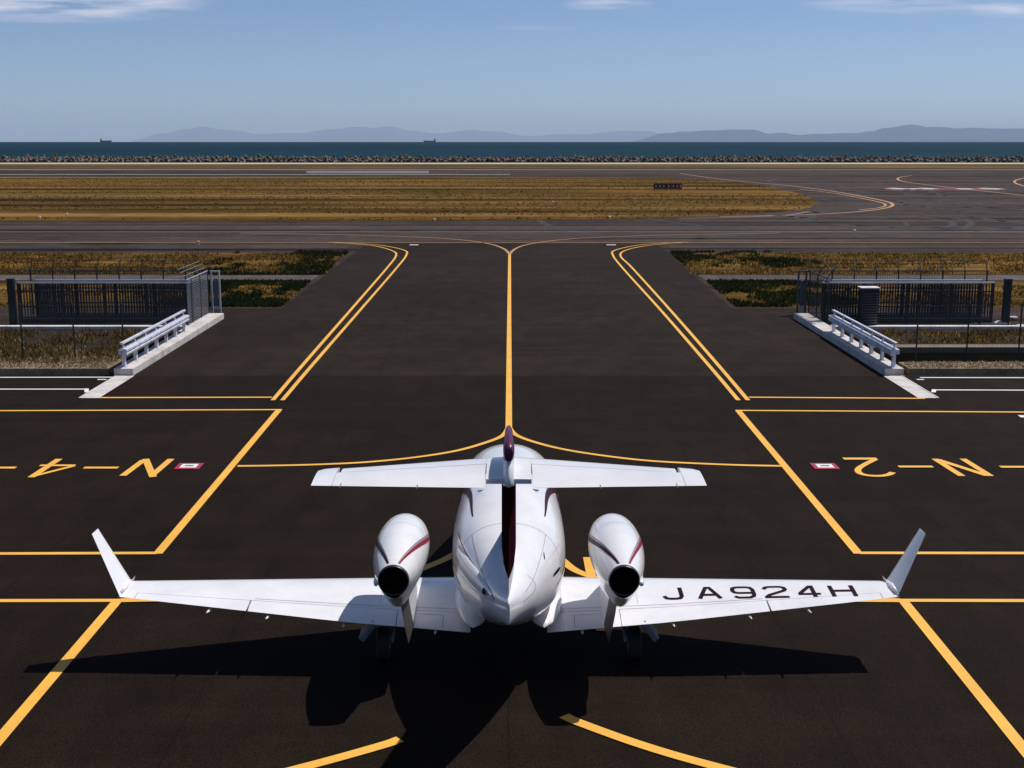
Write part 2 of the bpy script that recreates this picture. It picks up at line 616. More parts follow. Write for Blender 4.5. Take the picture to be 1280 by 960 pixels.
marking("stand_block_marking", [pxs((734.5, 698), (752, 790))], M['yellow'], .165, .024)
dbl = [catmull(pxs((341, 501), (380, 455), (440, 386), (484, 335), (495, 320), (491, 314), (470, 308), (440, 305), (418, 303.8)), 6),
       catmull(pxs((353, 501), (392, 455), (452, 386), (496, 335), (508, 319), (505, 313), (478, 307.2), (440, 304), (410, 303)), 6),
       catmull(pxs((923, 501), (884, 455), (824, 386), (778, 335), (766, 319), (769, 313), (796, 307), (830, 304), (860, 303)), 6),
       catmull(pxs((935, 501), (896, 455), (836, 386), (790, 335), (776, 321), (780, 314), (802, 308.4), (832, 305), (852, 303.8)), 6)]
marking("taxiway_edge_marking", dbl, M['yellow'], .135, .02)
marking("taxiway_turn_marking", [catmull(pxs((637, 318), (631, 312), (619, 307), (600, 303), (570, 299.5), (530, 297), (440, 294), (300, 291.5)), 6),
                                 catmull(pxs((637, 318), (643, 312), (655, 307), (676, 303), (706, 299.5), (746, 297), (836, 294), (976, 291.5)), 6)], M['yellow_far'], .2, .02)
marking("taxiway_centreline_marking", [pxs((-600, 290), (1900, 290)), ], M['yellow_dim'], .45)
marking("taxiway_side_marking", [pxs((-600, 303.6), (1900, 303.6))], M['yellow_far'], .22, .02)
marking("turnoff_line_marking",
        [catmull(pxs((850, 217), (885, 222), (930, 227), (990, 232.5), (1040, 239), (1080, 246), (1108, 252), (1116, 256), (1108, 260), (1080, 264), (1040, 267), (990, 269), (900, 271)), 6),
         catmull(pxs((1140, 219.5), (1126, 221.5), (1122, 224), (1132, 227.5), (1180, 233.5), (1230, 239), (1300, 246), (1400, 252)), 6),
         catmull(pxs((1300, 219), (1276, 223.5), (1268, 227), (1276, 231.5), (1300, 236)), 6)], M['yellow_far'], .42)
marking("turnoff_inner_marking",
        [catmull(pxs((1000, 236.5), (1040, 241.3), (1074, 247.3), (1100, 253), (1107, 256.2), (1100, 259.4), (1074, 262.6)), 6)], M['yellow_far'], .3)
marking("pavement_seam_marking", [catmull(pxs((850, 273.5), (930, 271.5), (985, 268.6), (1012, 264.5)), 5)], M['concrete_far'], .5)
rw = [pxs((-900, 218.2), (638, 218.2)), {'p': pxs((383, 214.2), (536, 214.2)), 'w': 2.2}, {'p': pxs((383, 216.1), (536, 216.1)), 'w': 2.0},
      {'p': pxs((-900, 211.9), (1900, 212.3)), 'w': 1.3}, {'p': pxs((512, 306.3), (523, 306.3)), 'w': .5}, {'p': pxs((758, 306.3), (770, 306.3)), 'w': .5}]
marking("runway_marking", rw, M['white_line'], 1.1)
wl = [pxs((-200, 472.5), (150, 472)), pxs((-200, 487), (108, 487)), pxs((108, 486.3), (108.6, 491)), pxs((1150, 472.5), (1500, 473)), pxs((1168, 488), (1500, 489)),
      pxs((1168, 487.3), (1166.5, 491)), {'p': pxs((1274, 521), (1320, 522)), 'w': .28}, pxs((133, 475), (122, 475)), pxs((1146, 475), (1155, 475))]
marking("stop_line_marking", wl, M['white_line'], .13)
# holding position pattern: pairs of white dashes on worn red
hp, hr = [], []
for i, (a, b) in enumerate([(1112, 1132), (1136, 1148), (1150, 1170), (1196, 1216), (1224, 1252)]):
    hp.append({'p': pxs((a, 235.2 + .9 * (i % 2)), (b, 236.3 - .4 * (i % 2))), 'w': 1.6})
    hp.append({'p': pxs((a + 2, 237.2), (b - 3, 237.4)), 'w': .5})
hr.append({'p': pxs((1106, 236), (1256, 236.6)), 'w': 3.4})
marking("holding_pattern_red", hr, M['red_paint'], 1, .012)
marking("holding_pattern_white", hp, worn("chipped_white_paint", (.80, .74, .74), .40).m, 1, .02)

# stand names painted upside down: N-4 and N-2
marking("stand_name_marking", [
    pxs((153.5, 595.5), (179.5, 576)), pxs((182, 574.5), (191.5, 597)), pxs((189.5, 595.5), (214, 574.5)),
    {'p': pxs((39, 597.5), (74, 574.5)), 'w': .17}, {'p': pxs((40, 596.5), (93, 583)), 'w': .13, 'dz': .002}, {'p': pxs((94, 582.6), (50, 582.6)), 'w': .15, 'dz': .004},
    pxs((105, 585.5), (148, 585.5)), pxs((-60, 585.5), (20, 585.5)),
    pxs((1168.5, 574.5), (1202.5, 596)), pxs((1203.5, 574.5), (1238, 596)), {'p': pxs((1172, 575.5), (1234, 595.5)), 'w': .17, 'dz': .002},
    {'p': pxs((1054, 574.3), (1096, 574.3)), 'w': .19}, {'p': catmull(pxs((1094, 575), (1082, 581), (1073, 587), (1074, 592), (1083, 595), (1098, 596), (1110, 594.5), (1116, 591.5)), 6), 'w': .15, 'dz': .002},
    pxs((1123, 584.3), (1166, 584.3)), pxs((1250, 584.6), (1340, 584.8))], M['yellow'], .165, .018)
for (cx, cy, dx) in ((236.5, 583.3, -1), (1031, 583.3, 1)):
    c = g(cx, cy)
    mb = MB()
    hw, hh = .29, .27
    mb.add([(c.x - hw, c.y - hh, .018), (c.x + hw, c.y - hh, .018), (c.x + hw, c.y + hh, .018), (c.x - hw, c.y + hh, .018)], [(0, 1, 2, 3)], 0)
    hw, hh = .19, .17
    mb.add([(c.x - hw, c.y - hh, .022), (c.x + hw, c.y - hh, .022), (c.x + hw, c.y + hh, .022), (c.x - hw, c.y + hh, .022)], [(0, 1, 2, 3)], 1)
    hw, hh = .10, .035
    mb.add([(c.x - hw, c.y - hh, .026), (c.x + hw, c.y - hh, .026), (c.x + hw, c.y + hh, .026), (c.x - hw, c.y + hh, .026)], [(0, 1, 2, 3)], 2)
    tag(mb.build("stand_plate_marking", [M['red_paint'], M['white_line'], M['black_paint']]), kind='structure')

# tyre marks on the far pavements
mb = MB()
for i in range(90):
    x0 = rnd.uniform(-150, 150)
    y0 = rnd.uniform(Yt0 + 2, Yt1 - 2)
    L = rnd.uniform(15, 70)
    b = rnd.uniform(-3, 3)
    ribbon(mb, [Vector((x0 + L * t, y0 + b * math.sin(t * 2.4), 0)) for t in [k / 10 for k in range(11)]], rnd.uniform(.15, .45), .0135)
for i in range(90):
    c = g(rnd.uniform(1020, 1320), rnd.uniform(228, 277))
    r = rnd.uniform(6, 30)
    a0 = rnd.uniform(0, 6.28)
    ribbon(mb, [Vector((c.x + r * math.cos(a0 + t), c.y + r * 1.4 * math.sin(a0 + t), 0)) for t in [k * .12 for k in range(rnd.randint(8, 22))]], rnd.uniform(.25, .9), .0095)
for k in range(9):
    c = g(95 + k * 6, 308.8)
    ribbon(mb, [Vector((c.x + 5.5 * math.sin(t), c.y - 4 + 7 * math.cos(t), 0)) for t in [(-8 + j) * .15 for j in range(17)]], .25, .0145)
tag(mb.build("tyre_marks", M['skid']), kind='structure')

# ------------------------------------------------------------------ gate areas (left and right of the link)
Yk0, Yk1 = g(0, 470).y, 54.0     # concrete plinth


def grass_blades(name, n, area, h0, h1, mat, lab=None, w=.03, keep=None, z=.0):
    mb = MB()
    vs, fs = [], []
    i = 0
    while i < n:
        x, y = area()
        if keep and not keep(x, y):
            i += 1
            continue
        h = rnd.uniform(h0, h1)
        a = rnd.uniform(0, math.pi)
        lx, ly = rnd.gauss(0, .35) * h, rnd.gauss(0, .35) * h
        dx, dy = math.cos(a) * w * rnd.uniform(.6, 1.4), math.sin(a) * w
        o = len(vs)
        vs += [(x - dx, y - dy, z), (x + dx, y + dy, z), (x + lx, y + ly, z + h)]
        fs.append((o, o + 1, o + 2))
        i += 1
    mb.add(vs, fs)
    return tag(mb.build(name, mat), lab, kind='stuff')


def quad_area(a, b, c, d):
    def f():
        u, v = rnd.random(), rnd.random()
        p = a.lerp(b, u).lerp(d.lerp(c, u), v)
        return p.x, p.y
    return f


def clumpy(sc_, th):
    def f(x, y):
        return mnoise.noise(Vector((x * sc_, y * sc_, 3.3))) + rnd.uniform(-.25, .25) > th
    return f


BK = .22
for s_ in (-1, 1):
    def q(x, y):
        return g(636 + s_ * x, y)
    side = 'left' if s_ < 0 else 'right'
    # raised bank behind the white lines
    yb0, yb1, yb2, yb3 = Yk0 + .15, g(0, 452, BK).y, g(0, 434, BK).y, g(0, 413, BK).y
    xi = 12.95 * s_

    def bank(name, ya, yb, mat, inner=xi, z1=BK):
        mb = MB()
        mb.box(((inner + 45 * s_) / 2, (ya + yb) / 2, z1 / 2), (abs(45 * s_ - inner), yb - ya, z1))
        return tag(mb.build(name, mat), kind='structure')
    if s_ < 0:
        bank("raised_verge", yb0, yb1 + .6, M['gravel_bed'])
        bank("raised_verge", yb1 + .6, yb3, M['soil'])
        grass_blades("verge_gravel", 5200, quad_area(Vector((-26, yb0 + .05, 0)), Vector((-13.0, yb0 + .05, 0)), Vector((-13.0, yb1 + .9, 0)), Vector((-26, yb1 + .5, 0))),
                     .02, .09, M['gravel'], 'pale gravel and dry stalks along the raised verge edge left of the link', .045, None, BK)
        grass_blades("verge_grass", 11000, quad_area(Vector((-26, yb1 - .4, 0)), Vector((-13.1, yb1 - .4, 0)), Vector((-13.1, yb3 - .1, 0)), Vector((-26, yb3 - .1, 0))),
                     .04, .20, M['dry_blades'], 'brown weeds between the left gate and the white stop line', .03, clumpy(.8, -.25), BK)
    else:
        bank("raised_verge", yb0, g(0, 452.5, BK).y, M['gravel_bed'])
        bank("ditch_bed", g(0, 452.5, BK).y, yb2, M['dark_void'], z1=.02)
        bank("ditch_edge", yb2, g(0, 430.5, BK).y, M['concrete_far'])
        bank("verge_top", g(0, 430.5, BK).y, yb3, M['soil'])
        grass_blades("verge_gravel", 3600, quad_area(Vector((13.0, yb0 + .05, 0)), Vector((26, yb0 + .05, 0)), Vector((26, yb1 - .1, 0)), Vector((13.0, yb1 - .1, 0))),
                     .02, .08, M['gravel'], 'pale gravel along the raised verge edge right of the link', .045, None, BK)
        grass_blades("verge_grass", 6500, quad_area(Vector((13.1, yb2 + .9, 0)), Vector((26, yb2 + .9, 0)), Vector((26, yb3 - .1, 0)), Vector((13.1, yb3 - .1, 0))),
                     .04, .20, M['dry_blades'], 'brown weeds between the right gate and the ditch', .03, clumpy(.8, -.2), BK)
    grass_blades("dry_grass", 15000, quad_area(q(205, 317), q(720, 317), q(720, 343), q(228, 343)), .05, .18, M['dry_blades'],
                 'dry golden grass verge beyond the %s gate' % side, .05, clumpy(.35, -.2))
    grass_blades("dry_grass_patch", 9000, quad_area(q(250, 356), q(720, 358), q(720, 384), q(282, 384)), .05, .2, M['dry_blades'],
                 'dry grass strip right behind the %s gate' % side, .045, clumpy(.4, .0))
    grass_blades("green_weeds", 15000, quad_area(q(200, 315), q(440, 315), q(440, 344), q(232, 344)), .08, .24, M['green_blades'],
                 'dark green weeds at the %s edge of the link, far patch' % side, .06, lambda x, y: mnoise.noise(Vector((x * .22, y * .13, 1.3 + s_))) + .5 * mnoise.noise(Vector((x * .9, y * .5, 4))) + rnd.uniform(-.1, .1) > -.30 + .10 * max(0, abs(x) - 12.5))
    grass_blades("green_weeds", 15000, quad_area(q(248, 352), q(420, 352), q(440, 384), q(284, 384)), .08, .22, M['green_blades'],
                 'dark green weeds at the %s edge of the link, near patch' % side, .055, lambda x, y: mnoise.noise(Vector((x * .3, y * .2, 7.3 + s_))) + .5 * mnoise.noise(Vector((x * 1.1, y * .6, 2))) + rnd.uniform(-.1, .1) > -.30 + .12 * max(0, abs(x) - 12.5))

    # concrete plinth and flush strip
    mb = MB()
    n = 6
    for i in range(n):
        ya, yb = Yk0 + (Yk1 - Yk0) * i / n, Yk0 + (Yk1 - Yk0) * (i + 1) / n
        mb.box((12.42 * s_, (ya + yb) / 2, .12), (.62, yb - ya - .012, .24))
    o = mb.build("concrete_plinth", M['concrete'], bevel=.012)
    tag(o, "long pale concrete plinth carrying the guardrail on the %s side of the taxiway link" % side, "plinth", "concrete plinths of the guardrails")
    mb = MB()
    a, b = q(523, 475), q(546, 498)
    c, d = q(478, 470.5), q(498, 470.5)
    cx0, cx1 = 12.05, 12.62
    yy0, yy1 = g(0, 498.3).y, Yk0 - .03
    mb.add([(cx0 * s_, yy0, .02), (cx1 * s_, yy0, .02), (cx1 * s_, yy1, .02), (cx0 * s_, yy1, .02)], [(0, 1, 2, 3) if s_ > 0 else (3, 2, 1, 0)])
    mb.box(((cx1 + .02) * s_, (yy0 + yy1) / 2, .015), (.05, yy1 - yy0, .03))
    tag(mb.build("flush_concrete_strip", M['concrete']), kind='structure')

    # guardrail
    ax = 12.45 * s_
    y0, y1 = Yk0 + .35, 48.7
    root = empty("guardrail", (ax, y0, .24))
    tag(root, "pale blue white double beam guardrail on the %s plinth beside the taxiway link" % side, "guardrail", "guardrails flanking the link")
    zt = .24
    for i in range(7):
        yy = y0 + (y1 - y0) * i / 6
        mb = MB()
        mb.box((ax + .03 * s_, yy, zt + .30), (.11, .13, .60))
        mb.box((ax + .03 * s_, yy, zt + .01), (.2, .22, .02))
        mb.box((ax + .03 * s_, yy, zt + .68), (.05, .06, .18))
        mb.build("post", M['rail'], root, bevel=.008)
    for i in range(7):
        yy = y0 + (y1 - y0) * i / 6
        for dz in (.44, .56):
            mbb = MB()
            mbb.tube([(ax - .12 * s_, yy, zt + dz), (ax - .165 * s_, yy, zt + dz)], .018, 6)
            mbb.build("bolt", M['galv_dark'], root)
    mb = MB()
    prof = [(-.10, .38), (-.14, .40), (-.15, .46), (-.10, .50), (-.15, .54), (-.14, .60), (-.10, .62), (.02, .62), (.02, .38)]
    mb.loft([[Vector((ax - p[0] * -s_ * -1 if False else ax + p[0] * s_, yy, zt + p[1])) for p in prof] for yy in (y0 - .22, y1 + .2)])
    fix_normals(mb.build("beam", M['rail'], root))
    mb = MB()
    mb.box((ax + .10 * s_, (y0 + y1) / 2, zt + .52), (.10, y1 - y0 + .4, .16))
    mb.build("backing_rail", M['rail'], root, bevel=.01)
    mb = MB()
    mb.box((ax + .03 * s_, (y0 + y1) / 2, zt + .79), (.11, y1 - y0 + .4, .07))
    mb.build("top_rail", M['rail'], root, bevel=.015)
    adopt(root)

    # near wire fence on the verge
    Yf = g(0, 449, BK).y
    fx = [12.95, 14.6, 16.35, 18.1, 19.85] if s_ < 0 else [13.7, 15.4, 17.15, 18.9]
    root = empty("wire_fence", (fx[0] * s_, Yf, BK))
    tag(root, "thin wire mesh fence with slim dark posts on the verge %s of the link" % side, "fence", "low wire fences on the verges")
    for x in fx:
        mb = MB()
        mb.tube([(x * s_, Yf, BK - .05), (x * s_, Yf, BK + 1.85)], .028, 8)
        mb.tube([(x * s_, Yf, BK + 1.85), (x * s_, Yf, BK + 1.92)], [.045, .02], 8)
        mb.build("fence_post", M['gate_steel'], root)
    mb = MB()
    for k in range(12):
        mb.bar((fx[0] * s_, Yf, BK + .08 + .155 * k), (fx[-1] * s_, Yf, BK + .08 + .155 * k), .004)
    x = fx[0]
    while x < fx[-1]:
        mb.bar((x * s_, Yf, BK + .05), (x * s_, Yf, BK + 1.8), .003)
        x += .15
    mb.build("wire_mesh", M['gate_steel'], root)
    adopt(root)

    # sliding gates: two picket leaves one behind the other
    for gi, (Yg, xa, xb, hgt) in enumerate(((51.9, 12.95, 20.0, 1.80), (53.1, 13.1, 19.7, 1.76))):
        if s_ > 0 and gi == 0:
            xa, xb = 12.75, 19.75
        root = empty("sliding_gate", ((xa + xb) / 2 * s_, Yg, 0))
        tag(root, "dark steel picket sliding gate %s of the link, %s" % (side, "front leaf of the pair" if gi == 0 else "rear leaf behind the other"), "gate", "sliding picket gates")
        mb = MB()
        mb.box(((xa + xb) / 2 * s_, Yg, hgt - .03), (xb - xa, .08, .06))
        mb.build("top_rail", M['galv'], root, bevel=.006)
        mb = MB()
        for zz in (.34, 1.42, .80):
            mb.box(((xa + xb) / 2 * s_, Yg, zz), (xb - xa - .1, .05, .05))
        mb.box(((xa + xb) / 2 * s_, Yg, .22), (xb - xa, .10, .16))
        for k in range(5):
            xx = xa + .05 + (xb - xa - .1) * k / 4
            mb.box((xx * s_, Yg + .003, .28 + (hgt - .34) / 2), (.12 if k in (0, 4) else .09, .09, hgt - .34))
        mb.build("frame", M['gate_steel'], root)
        mb = MB()
        x = xa + .12
        while x < xb - .08:
            mb.box((x * s_, Yg - .03, .3 + (hgt - .38) / 2), (.045, .025, hgt - .40))
            x += .115
        mb.build("picket_panel", M['gate_steel'], root)
        mb = MB()
        for k in range(3):
            xx = xa + .5 + (xb - xa - 1.0) * k / 2
            mb = MB()
            mb.tube([(xx * s_ - .03, Yg, .075), (xx * s_ + .03, Yg, .075)], .07, 12)
            mb.build("roller", M['galv_dark'], root)
        adopt(root)
    # gate foundation beam
    mb = MB()
    xa, xb = 12.95, 20.9
    mb.box(((xa + xb) / 2 * s_, 50.95, .07), (xb - xa, .34, .14))
    tag(mb.build("foundation_beam", M['concrete_white'], bevel=.01), "whitish concrete foundation beam under the %s sliding gate" % side, "beam", "gate foundation beams")

    # tall back fence with barbed wire arms
    Yb = 54.9
    root = empty("security_fence", (13.0 * s_, Yb, 0))
    tag(root, "tall steel security fence with angled barbed wire arms around the %s gate" % side, "fence", "security fences by the gates")
    posts = [(12.95, 52.0), (12.95, 53.5), (12.95, Yb)] + [(12.95 + .95 * k, Yb) for k in range(1, 9)]
    hf = 1.95
    for (x, y) in posts:
        mb = MB()
        mb.tube([(x * s_, y, 0), (x * s_, y, hf)], .03, 8)
        tx, ty = ((.32 * s_, 0) if y < Yb else (0, .30))
        mb.bar((x * s_, y, hf - .02), (x * s_ + tx, y + ty, hf + .42), .04)
        mb.build("fence_post", M['galv_dark'] if (s_ < 0 and y < Yb) else M['gate_steel'], root)
    mb = MB()

    def wall_wires(p0, p1, off):
        mb = globals()['mb']
        L = (p1 - p0).length
        for k in range(20):
            zz = .15 + k * .093
            mb.bar(p0 + Vector((0, 0, zz)), p1 + Vector((0, 0, zz)), .007)
        nk = int(L / .1)
        for k in range(nk + 1):
            p = p0.lerp(p1, k / nk)
            mb.bar(p + Vector((0, 0, .12)), p + Vector((0, 0, hf - .05)), .006)
        mb.bar(p0 + Vector((0, 0, hf)), p1 + Vector((0, 0, hf)), .035)
        mb.bar(p0 + Vector((0, 0, .12)), p1 + Vector((0, 0, .12)), .03)
        for t in (.35, .7, 1.0):
            o3 = off * t + Vector((0, 0, hf + .42 * t))
            mb.bar(p0 + o3, p1 + o3, .012)
    wall_wires(Vector((12.95 * s_, 51.3, 0)), Vector((12.95 * s_, Yb, 0)), Vector((.32 * s_, 0, 0)))
    mb.build("mesh_panel", M['galv'] if s_ < 0 else M['gate_steel'], root)
    mb = MB()
    wall_wires(Vector((12.95 * s_, Yb, 0)), Vector((20.6 * s_, Yb, 0)), Vector((0, .3, 0)))
    mb.build("mesh_panel", M['gate_steel'], root)
    adopt(root)

    # latch post frame at the link edge
    root = empty("latch_frame", (12.6 * s_, 55.2, 0))
    tag(root, "narrow upright steel latch frame where the %s gate closes" % side, "gate post", "latch frames of the gates")
    mb = MB()
    mb.box((12.86 * s_, 55.2, .97), (.07, .1, 1.94))
    mb.box((12.52 * s_, 55.2, .97), (.07, .1, 1.94))
    mb.box((12.69 * s_, 55.2, 1.90), (.27, .08, .06))
    mb.build("frame", M['galv'] if s_ < 0 else M['galv_dark'], root, bevel=.006)  # sunlit left paler, right darker: the light is put into the steel colour
    mb = MB()
    mb.box((12.69 * s_, 55.2, .95), (.16, .06, 1.1))
    mb.build("panel", Mat("blue_grey_panel", (.10, .12, .17), .4, .3).m, root, bevel=.01)
    mb = MB()
    mb.box((12.69 * s_, 55.14, .32), (.2, .12, .14))
    mb.build("latch_catch", M['galv'], root, bevel=.02)
    adopt(root)

    # outer end post of the gate
    x = -20.25 if s_ < 0 else 20.3
    mb = MB()
    mb.box((x, 51.9, .95), (.28, .22, 1.9))
    mb.box((x, 51.9, 1.92), (.32, .26, .04))
    tag(mb.build("gate_pillar", M['gate_steel'], bevel=.015), "thick dark steel pillar at the outer end of the %s gate" % side, "pillar", "outer gate pillars")

# control cabinet by the right gate
root = empty("control_cabinet", (14.35, 51.2, 0))
tag(root, "dark slatted control cabinet with a pale roof in front of the right gate", "cabinet")
cx = 14.5
mb = MB()
mb.box((cx, 51.35, .86), (.70, .5, 1.5))
mb.build("housing", M['gate_steel'], root, bevel=.01)
mb = MB()
for k in range(12):
    mb.box((cx, 51.08, .25 + .105 * k), (.60, .03, .05), Matrix.Rotation(R(25), 3, 'X'))
mb.build("louvre", M['galv_dark'], root)
mb = MB()
mb.box((cx, 51.35, 1.635), (.78, .6, .05))
mb.build("cover", M['concrete_white'], root, bevel=.01)
mb = MB()
mb.box((cx, 51.35, .05), (.8, .62, .12))
mb.build("base", M['concrete'], root)
adopt(root)

# pale boulders by the right gate pillar
mb0 = None
for i, (px, py, r) in enumerate(((1252, 407, .22), (1266, 400, .15), (1276, 411, .18), (1270, 418, .13))):
    c = g(px, py)
    mb = MB()
    rings = []
    for a in range(7):
        th = math.pi * a / 6
        rings.append([Vector((c.x + r * 1.5 * math.sin(th) * math.cos(p) * (1 + .25 * mnoise.noise(Vector((a, p, i * 5)))), c.y + r * math.sin(th) * math.sin(p), .1 + r * .5 * math.cos(th) * (1 + .2 * mnoise.noise(Vector((p, a, i)))))) for p in [k * math.pi / 5 for k in range(10)]])
    mb.loft(rings, False)
    o = mb.build("stone", M['concrete_white'] if i == 0 else M['concrete'])
    tag(o, ["pale rubble stone at the foot of the right gate pillar", "small stone furthest back beside the right gate pillar",
            "pale stone at the right picture edge below the gate", "smallest stone nearest the ditch at the right edge"][i], "stone", "rubble stones by the right gate")

# ------------------------------------------------------------------ far field objects
def in_island(x, y):
    c = False
    for a, b in zip(isl, isl[1:] + isl[:1]):
        if (a.y > y) != (b.y > y) and x < (b.x - a.x) * (y - a.y) / (b.y - a.y) + a.x:
            c = not c
    return c


grass_blades("field_grass", 26000, quad_area(g(-120, 275.5), g(1150, 275.5), g(1120, 223), g(-120, 223)), .05, .17, M['dry_blades'],
             'streaky golden dry grass on the island before the runway', .14,
             lambda x, y: in_island(x, y) and mnoise.noise(Vector((x * .012, y * .16, 0))) > -.12)
o = bpy.data.objects["field_grass"]
# runway guidance sign
c0, c1 = g(817, 238.5), g(852, 238.5)
root = empty("guidance_sign", ((c0.x + c1.x) / 2, c0.y, 0))
tag(root, "row of black and dark red guidance boards standing in the dry grass island", "sign")
W = c1.x - c0.x
cuts = [(0, .16, 'sign_black'), (.17, .28, 'sign_black'), (.29, .43, 'sign_black'), (.44, .62, 'sign_red'), (.63, .90, 'sign_red'), (.91, 1.0, 'sign_red')]
for i, (a, b, mt) in enumerate(cuts):
    mb = MB()
    xa, xb = c0.x + W * a, c0.x + W * b
    mb.box(((xa + xb) / 2, c0.y, .68), (xb - xa, .25, .82))
    bd = mb.build("sign_board", M[mt], root, bevel=.02)
    nb = max(1, int((b - a) * 9))
    for k in range(nb):
        xx = xa + (xb - xa) * (k + .5) / nb
        mb = MB()
        mb.box((xx, c0.y - .135, .68), (.10, .01, .38))
        mb.build("sign_character", M['sign_white'], bd)
    for xx in (xa + .08, xb - .08):
        mb = MB()
        mb.tube([(xx, c0.y, 0), (xx, c0.y, .3)], .03, 6)
        mb.build("leg", M['galv_dark'], root)
adopt(root)
# edge lights
spots = [(691, 254.5, 'white'), (543, 277, 'white'), (762, 274, 'white'), (1068, 291.5, 'white'), (248, 306, 'amber'), (50, 274, 'white'), (84, 270, 'white'), (366, 213, 'white'), (1052, 207, 'amber')]
desc = ["small white light can alone in the middle of the dry grass island", "taxiway edge light left of the centreline, at the grass edge",
        "taxiway edge light right of the centreline, at the grass edge", "small light beside the taxiway line below the right turnoff", "small amber light on the shoulder above the left gate",
        "leftmost small light at the near edge of the grass island", "small light in the grass just right of the leftmost one", "small light by the far runway edge left of the touchdown bars",
        "small amber light on the shore verge at right"]
for (px, py, cc), dsc in zip(spots, desc):
    p = g(px, py)
    mb = MB()
    sc_ = 1.0
    mb.tube([p, p + Vector((0, 0, .04)), p + Vector((0, 0, .05)), p + Vector((0, 0, .15))], [.10, .10, .04, .04], 10)
    mb.tube([p + Vector((0, 0, .15)), p + Vector((0, 0, .18)), p + Vector((0, 0, .26)), p + Vector((0, 0, .30))], [.07, .10, .09, .03], 12, 1)
    tag(mb.build("edge_light", [M['galv'], M['amber'] if cc == 'amber' else M['sign_white']], smooth=True, auto=40), dsc, "light", "small ground lights")


# tetrapod breakwater
def tetra_mesh():
    mb = MB()
    dirs = [Vector((0, 0, 1))] + [Vector((math.cos(a) * .943, math.sin(a) * .943, -.333)) for a in (0, 2.094, 4.189)]
    for d in dirs:
        mb.tube([d * 0, d * .55, d * 1.25, d * 1.35], [.48, .44, .29, .20], 10)
    return mb


proto = tetra_mesh().build("tetrapod", M['concrete_far'])
tag(proto, "weathered concrete tetrapod in the upper row of the sea breakwater", "tetrapod", "tetrapods along the breakwater")
xs = [-190 + 380 * (i + .5) / 299 for i in range(299)]
for i, x in enumerate(xs):
    o = proto if i == 0 else proto.copy()
    if i:
        col.objects.link(o)
    o.location = (x + rnd.uniform(-.35, .35), 446 + rnd.uniform(-1.5, 2.5), .95 + rnd.uniform(-.35, .55))
    o.rotation_euler = (rnd.uniform(-.7, .7), rnd.uniform(-.7, .7), rnd.uniform(0, 6.28))
    k = rnd.uniform(.6, 1.0)
    o.scale = (k, k, k)
mb = MB()
base = tetra_mesh()
for i in range(640):
    rot = Matrix.Rotation(rnd.uniform(0, 6.28), 3, 'Z') @ Matrix.Rotation(rnd.uniform(-1, 1), 3, 'X')
    if i < 420:
        off = Vector((-205 + 410 * i / 420 + rnd.uniform(-.5, .5), 440 + rnd.uniform(-1.5, 2), .35 + rnd.uniform(-.3, .3)))
    else:
        off = Vector(((-205 - rnd.uniform(0, 180)) if i % 2 else (205 + rnd.uniform(0, 180)), 444 + rnd.uniform(-3, 3), .9 + rnd.uniform(-.5, .5)))
    mb.add([rot @ Vector(v) + off for v in base.v], base.f)
tag(mb.build("tetrapod_mass", M['concrete_far']), "lower jumbled rows of tetrapods along the whole breakwater", "tetrapods", kind='stuff')


# ships on the horizon
def ship(px, D, L, hh, lab, flip, tall):
    X = (px - 636) / F * D
    zs = SEA - D * D / (2 * 6.371e6)
    root = empty("cargo_ship", (X, D, zs))
    tag(root, lab, "ship", "ships on the horizon")
    f = -1 if flip else 1
    mb = MB()
    prof = [(-.5, .0), (-.48, .7), (-.3, 1), (.3, 1), (.42, .8), (.5, .1)]
    rings = []
    for zz, k in ((-1.5, .94), (hh * .5, .98), (hh * .55, 1.0)):
        rings.append([Vector((X + f * a * L * k, D + b * L * .08, zs + zz)) for a, b in prof] + [Vector((X + f * a * L * k, D - b * L * .08, zs + zz)) for a, b in reversed(prof)])
    mb.loft(rings)
    fix_normals(mb.build("hull", M['ship'], root))
    mb = MB()
    mb.box((X - f * L * .38, D, zs + hh * .55 + tall / 2), (L * .10, L * .12, tall))
    mb.box((X - f * L * .38, D, zs + hh * .55 + tall * 1.0), (L * .05, L * .14, tall * .25))
    mb.build("bridge", M['ship'], root)
    mb = MB()
    mb.box((X - f * L * .43, D, zs + hh * .55 + tall * .65), (L * .04, L * .04, tall * 1.2))
    mb.build("funnel", M['ship'], root)
    for k, t in ((.08, .8), (.30, .7)):
        mb = MB()
        mb.tube([(X + f * L * k, D, zs + hh * .5), (X + f * L * k, D, zs + hh * .5 + tall * t)], 1.0, 6)
        mb.build("mast", M['ship'], root)
    mb = MB()
    mb.box((X + f * L * .45, D, zs + hh * .66), (L * .08, L * .08, hh * .25))
    mb.build("forecastle", M['ship'], root)
    adopt(root)


ship(141, 9600, 88, 18, "low dark cargo ship with its bridge at the left end, far left on the horizon", False, 11)
ship(539, 9600, 92, 16, "dark cargo ship with its bridge at the right end, nearer the middle of the horizon", True, 12)

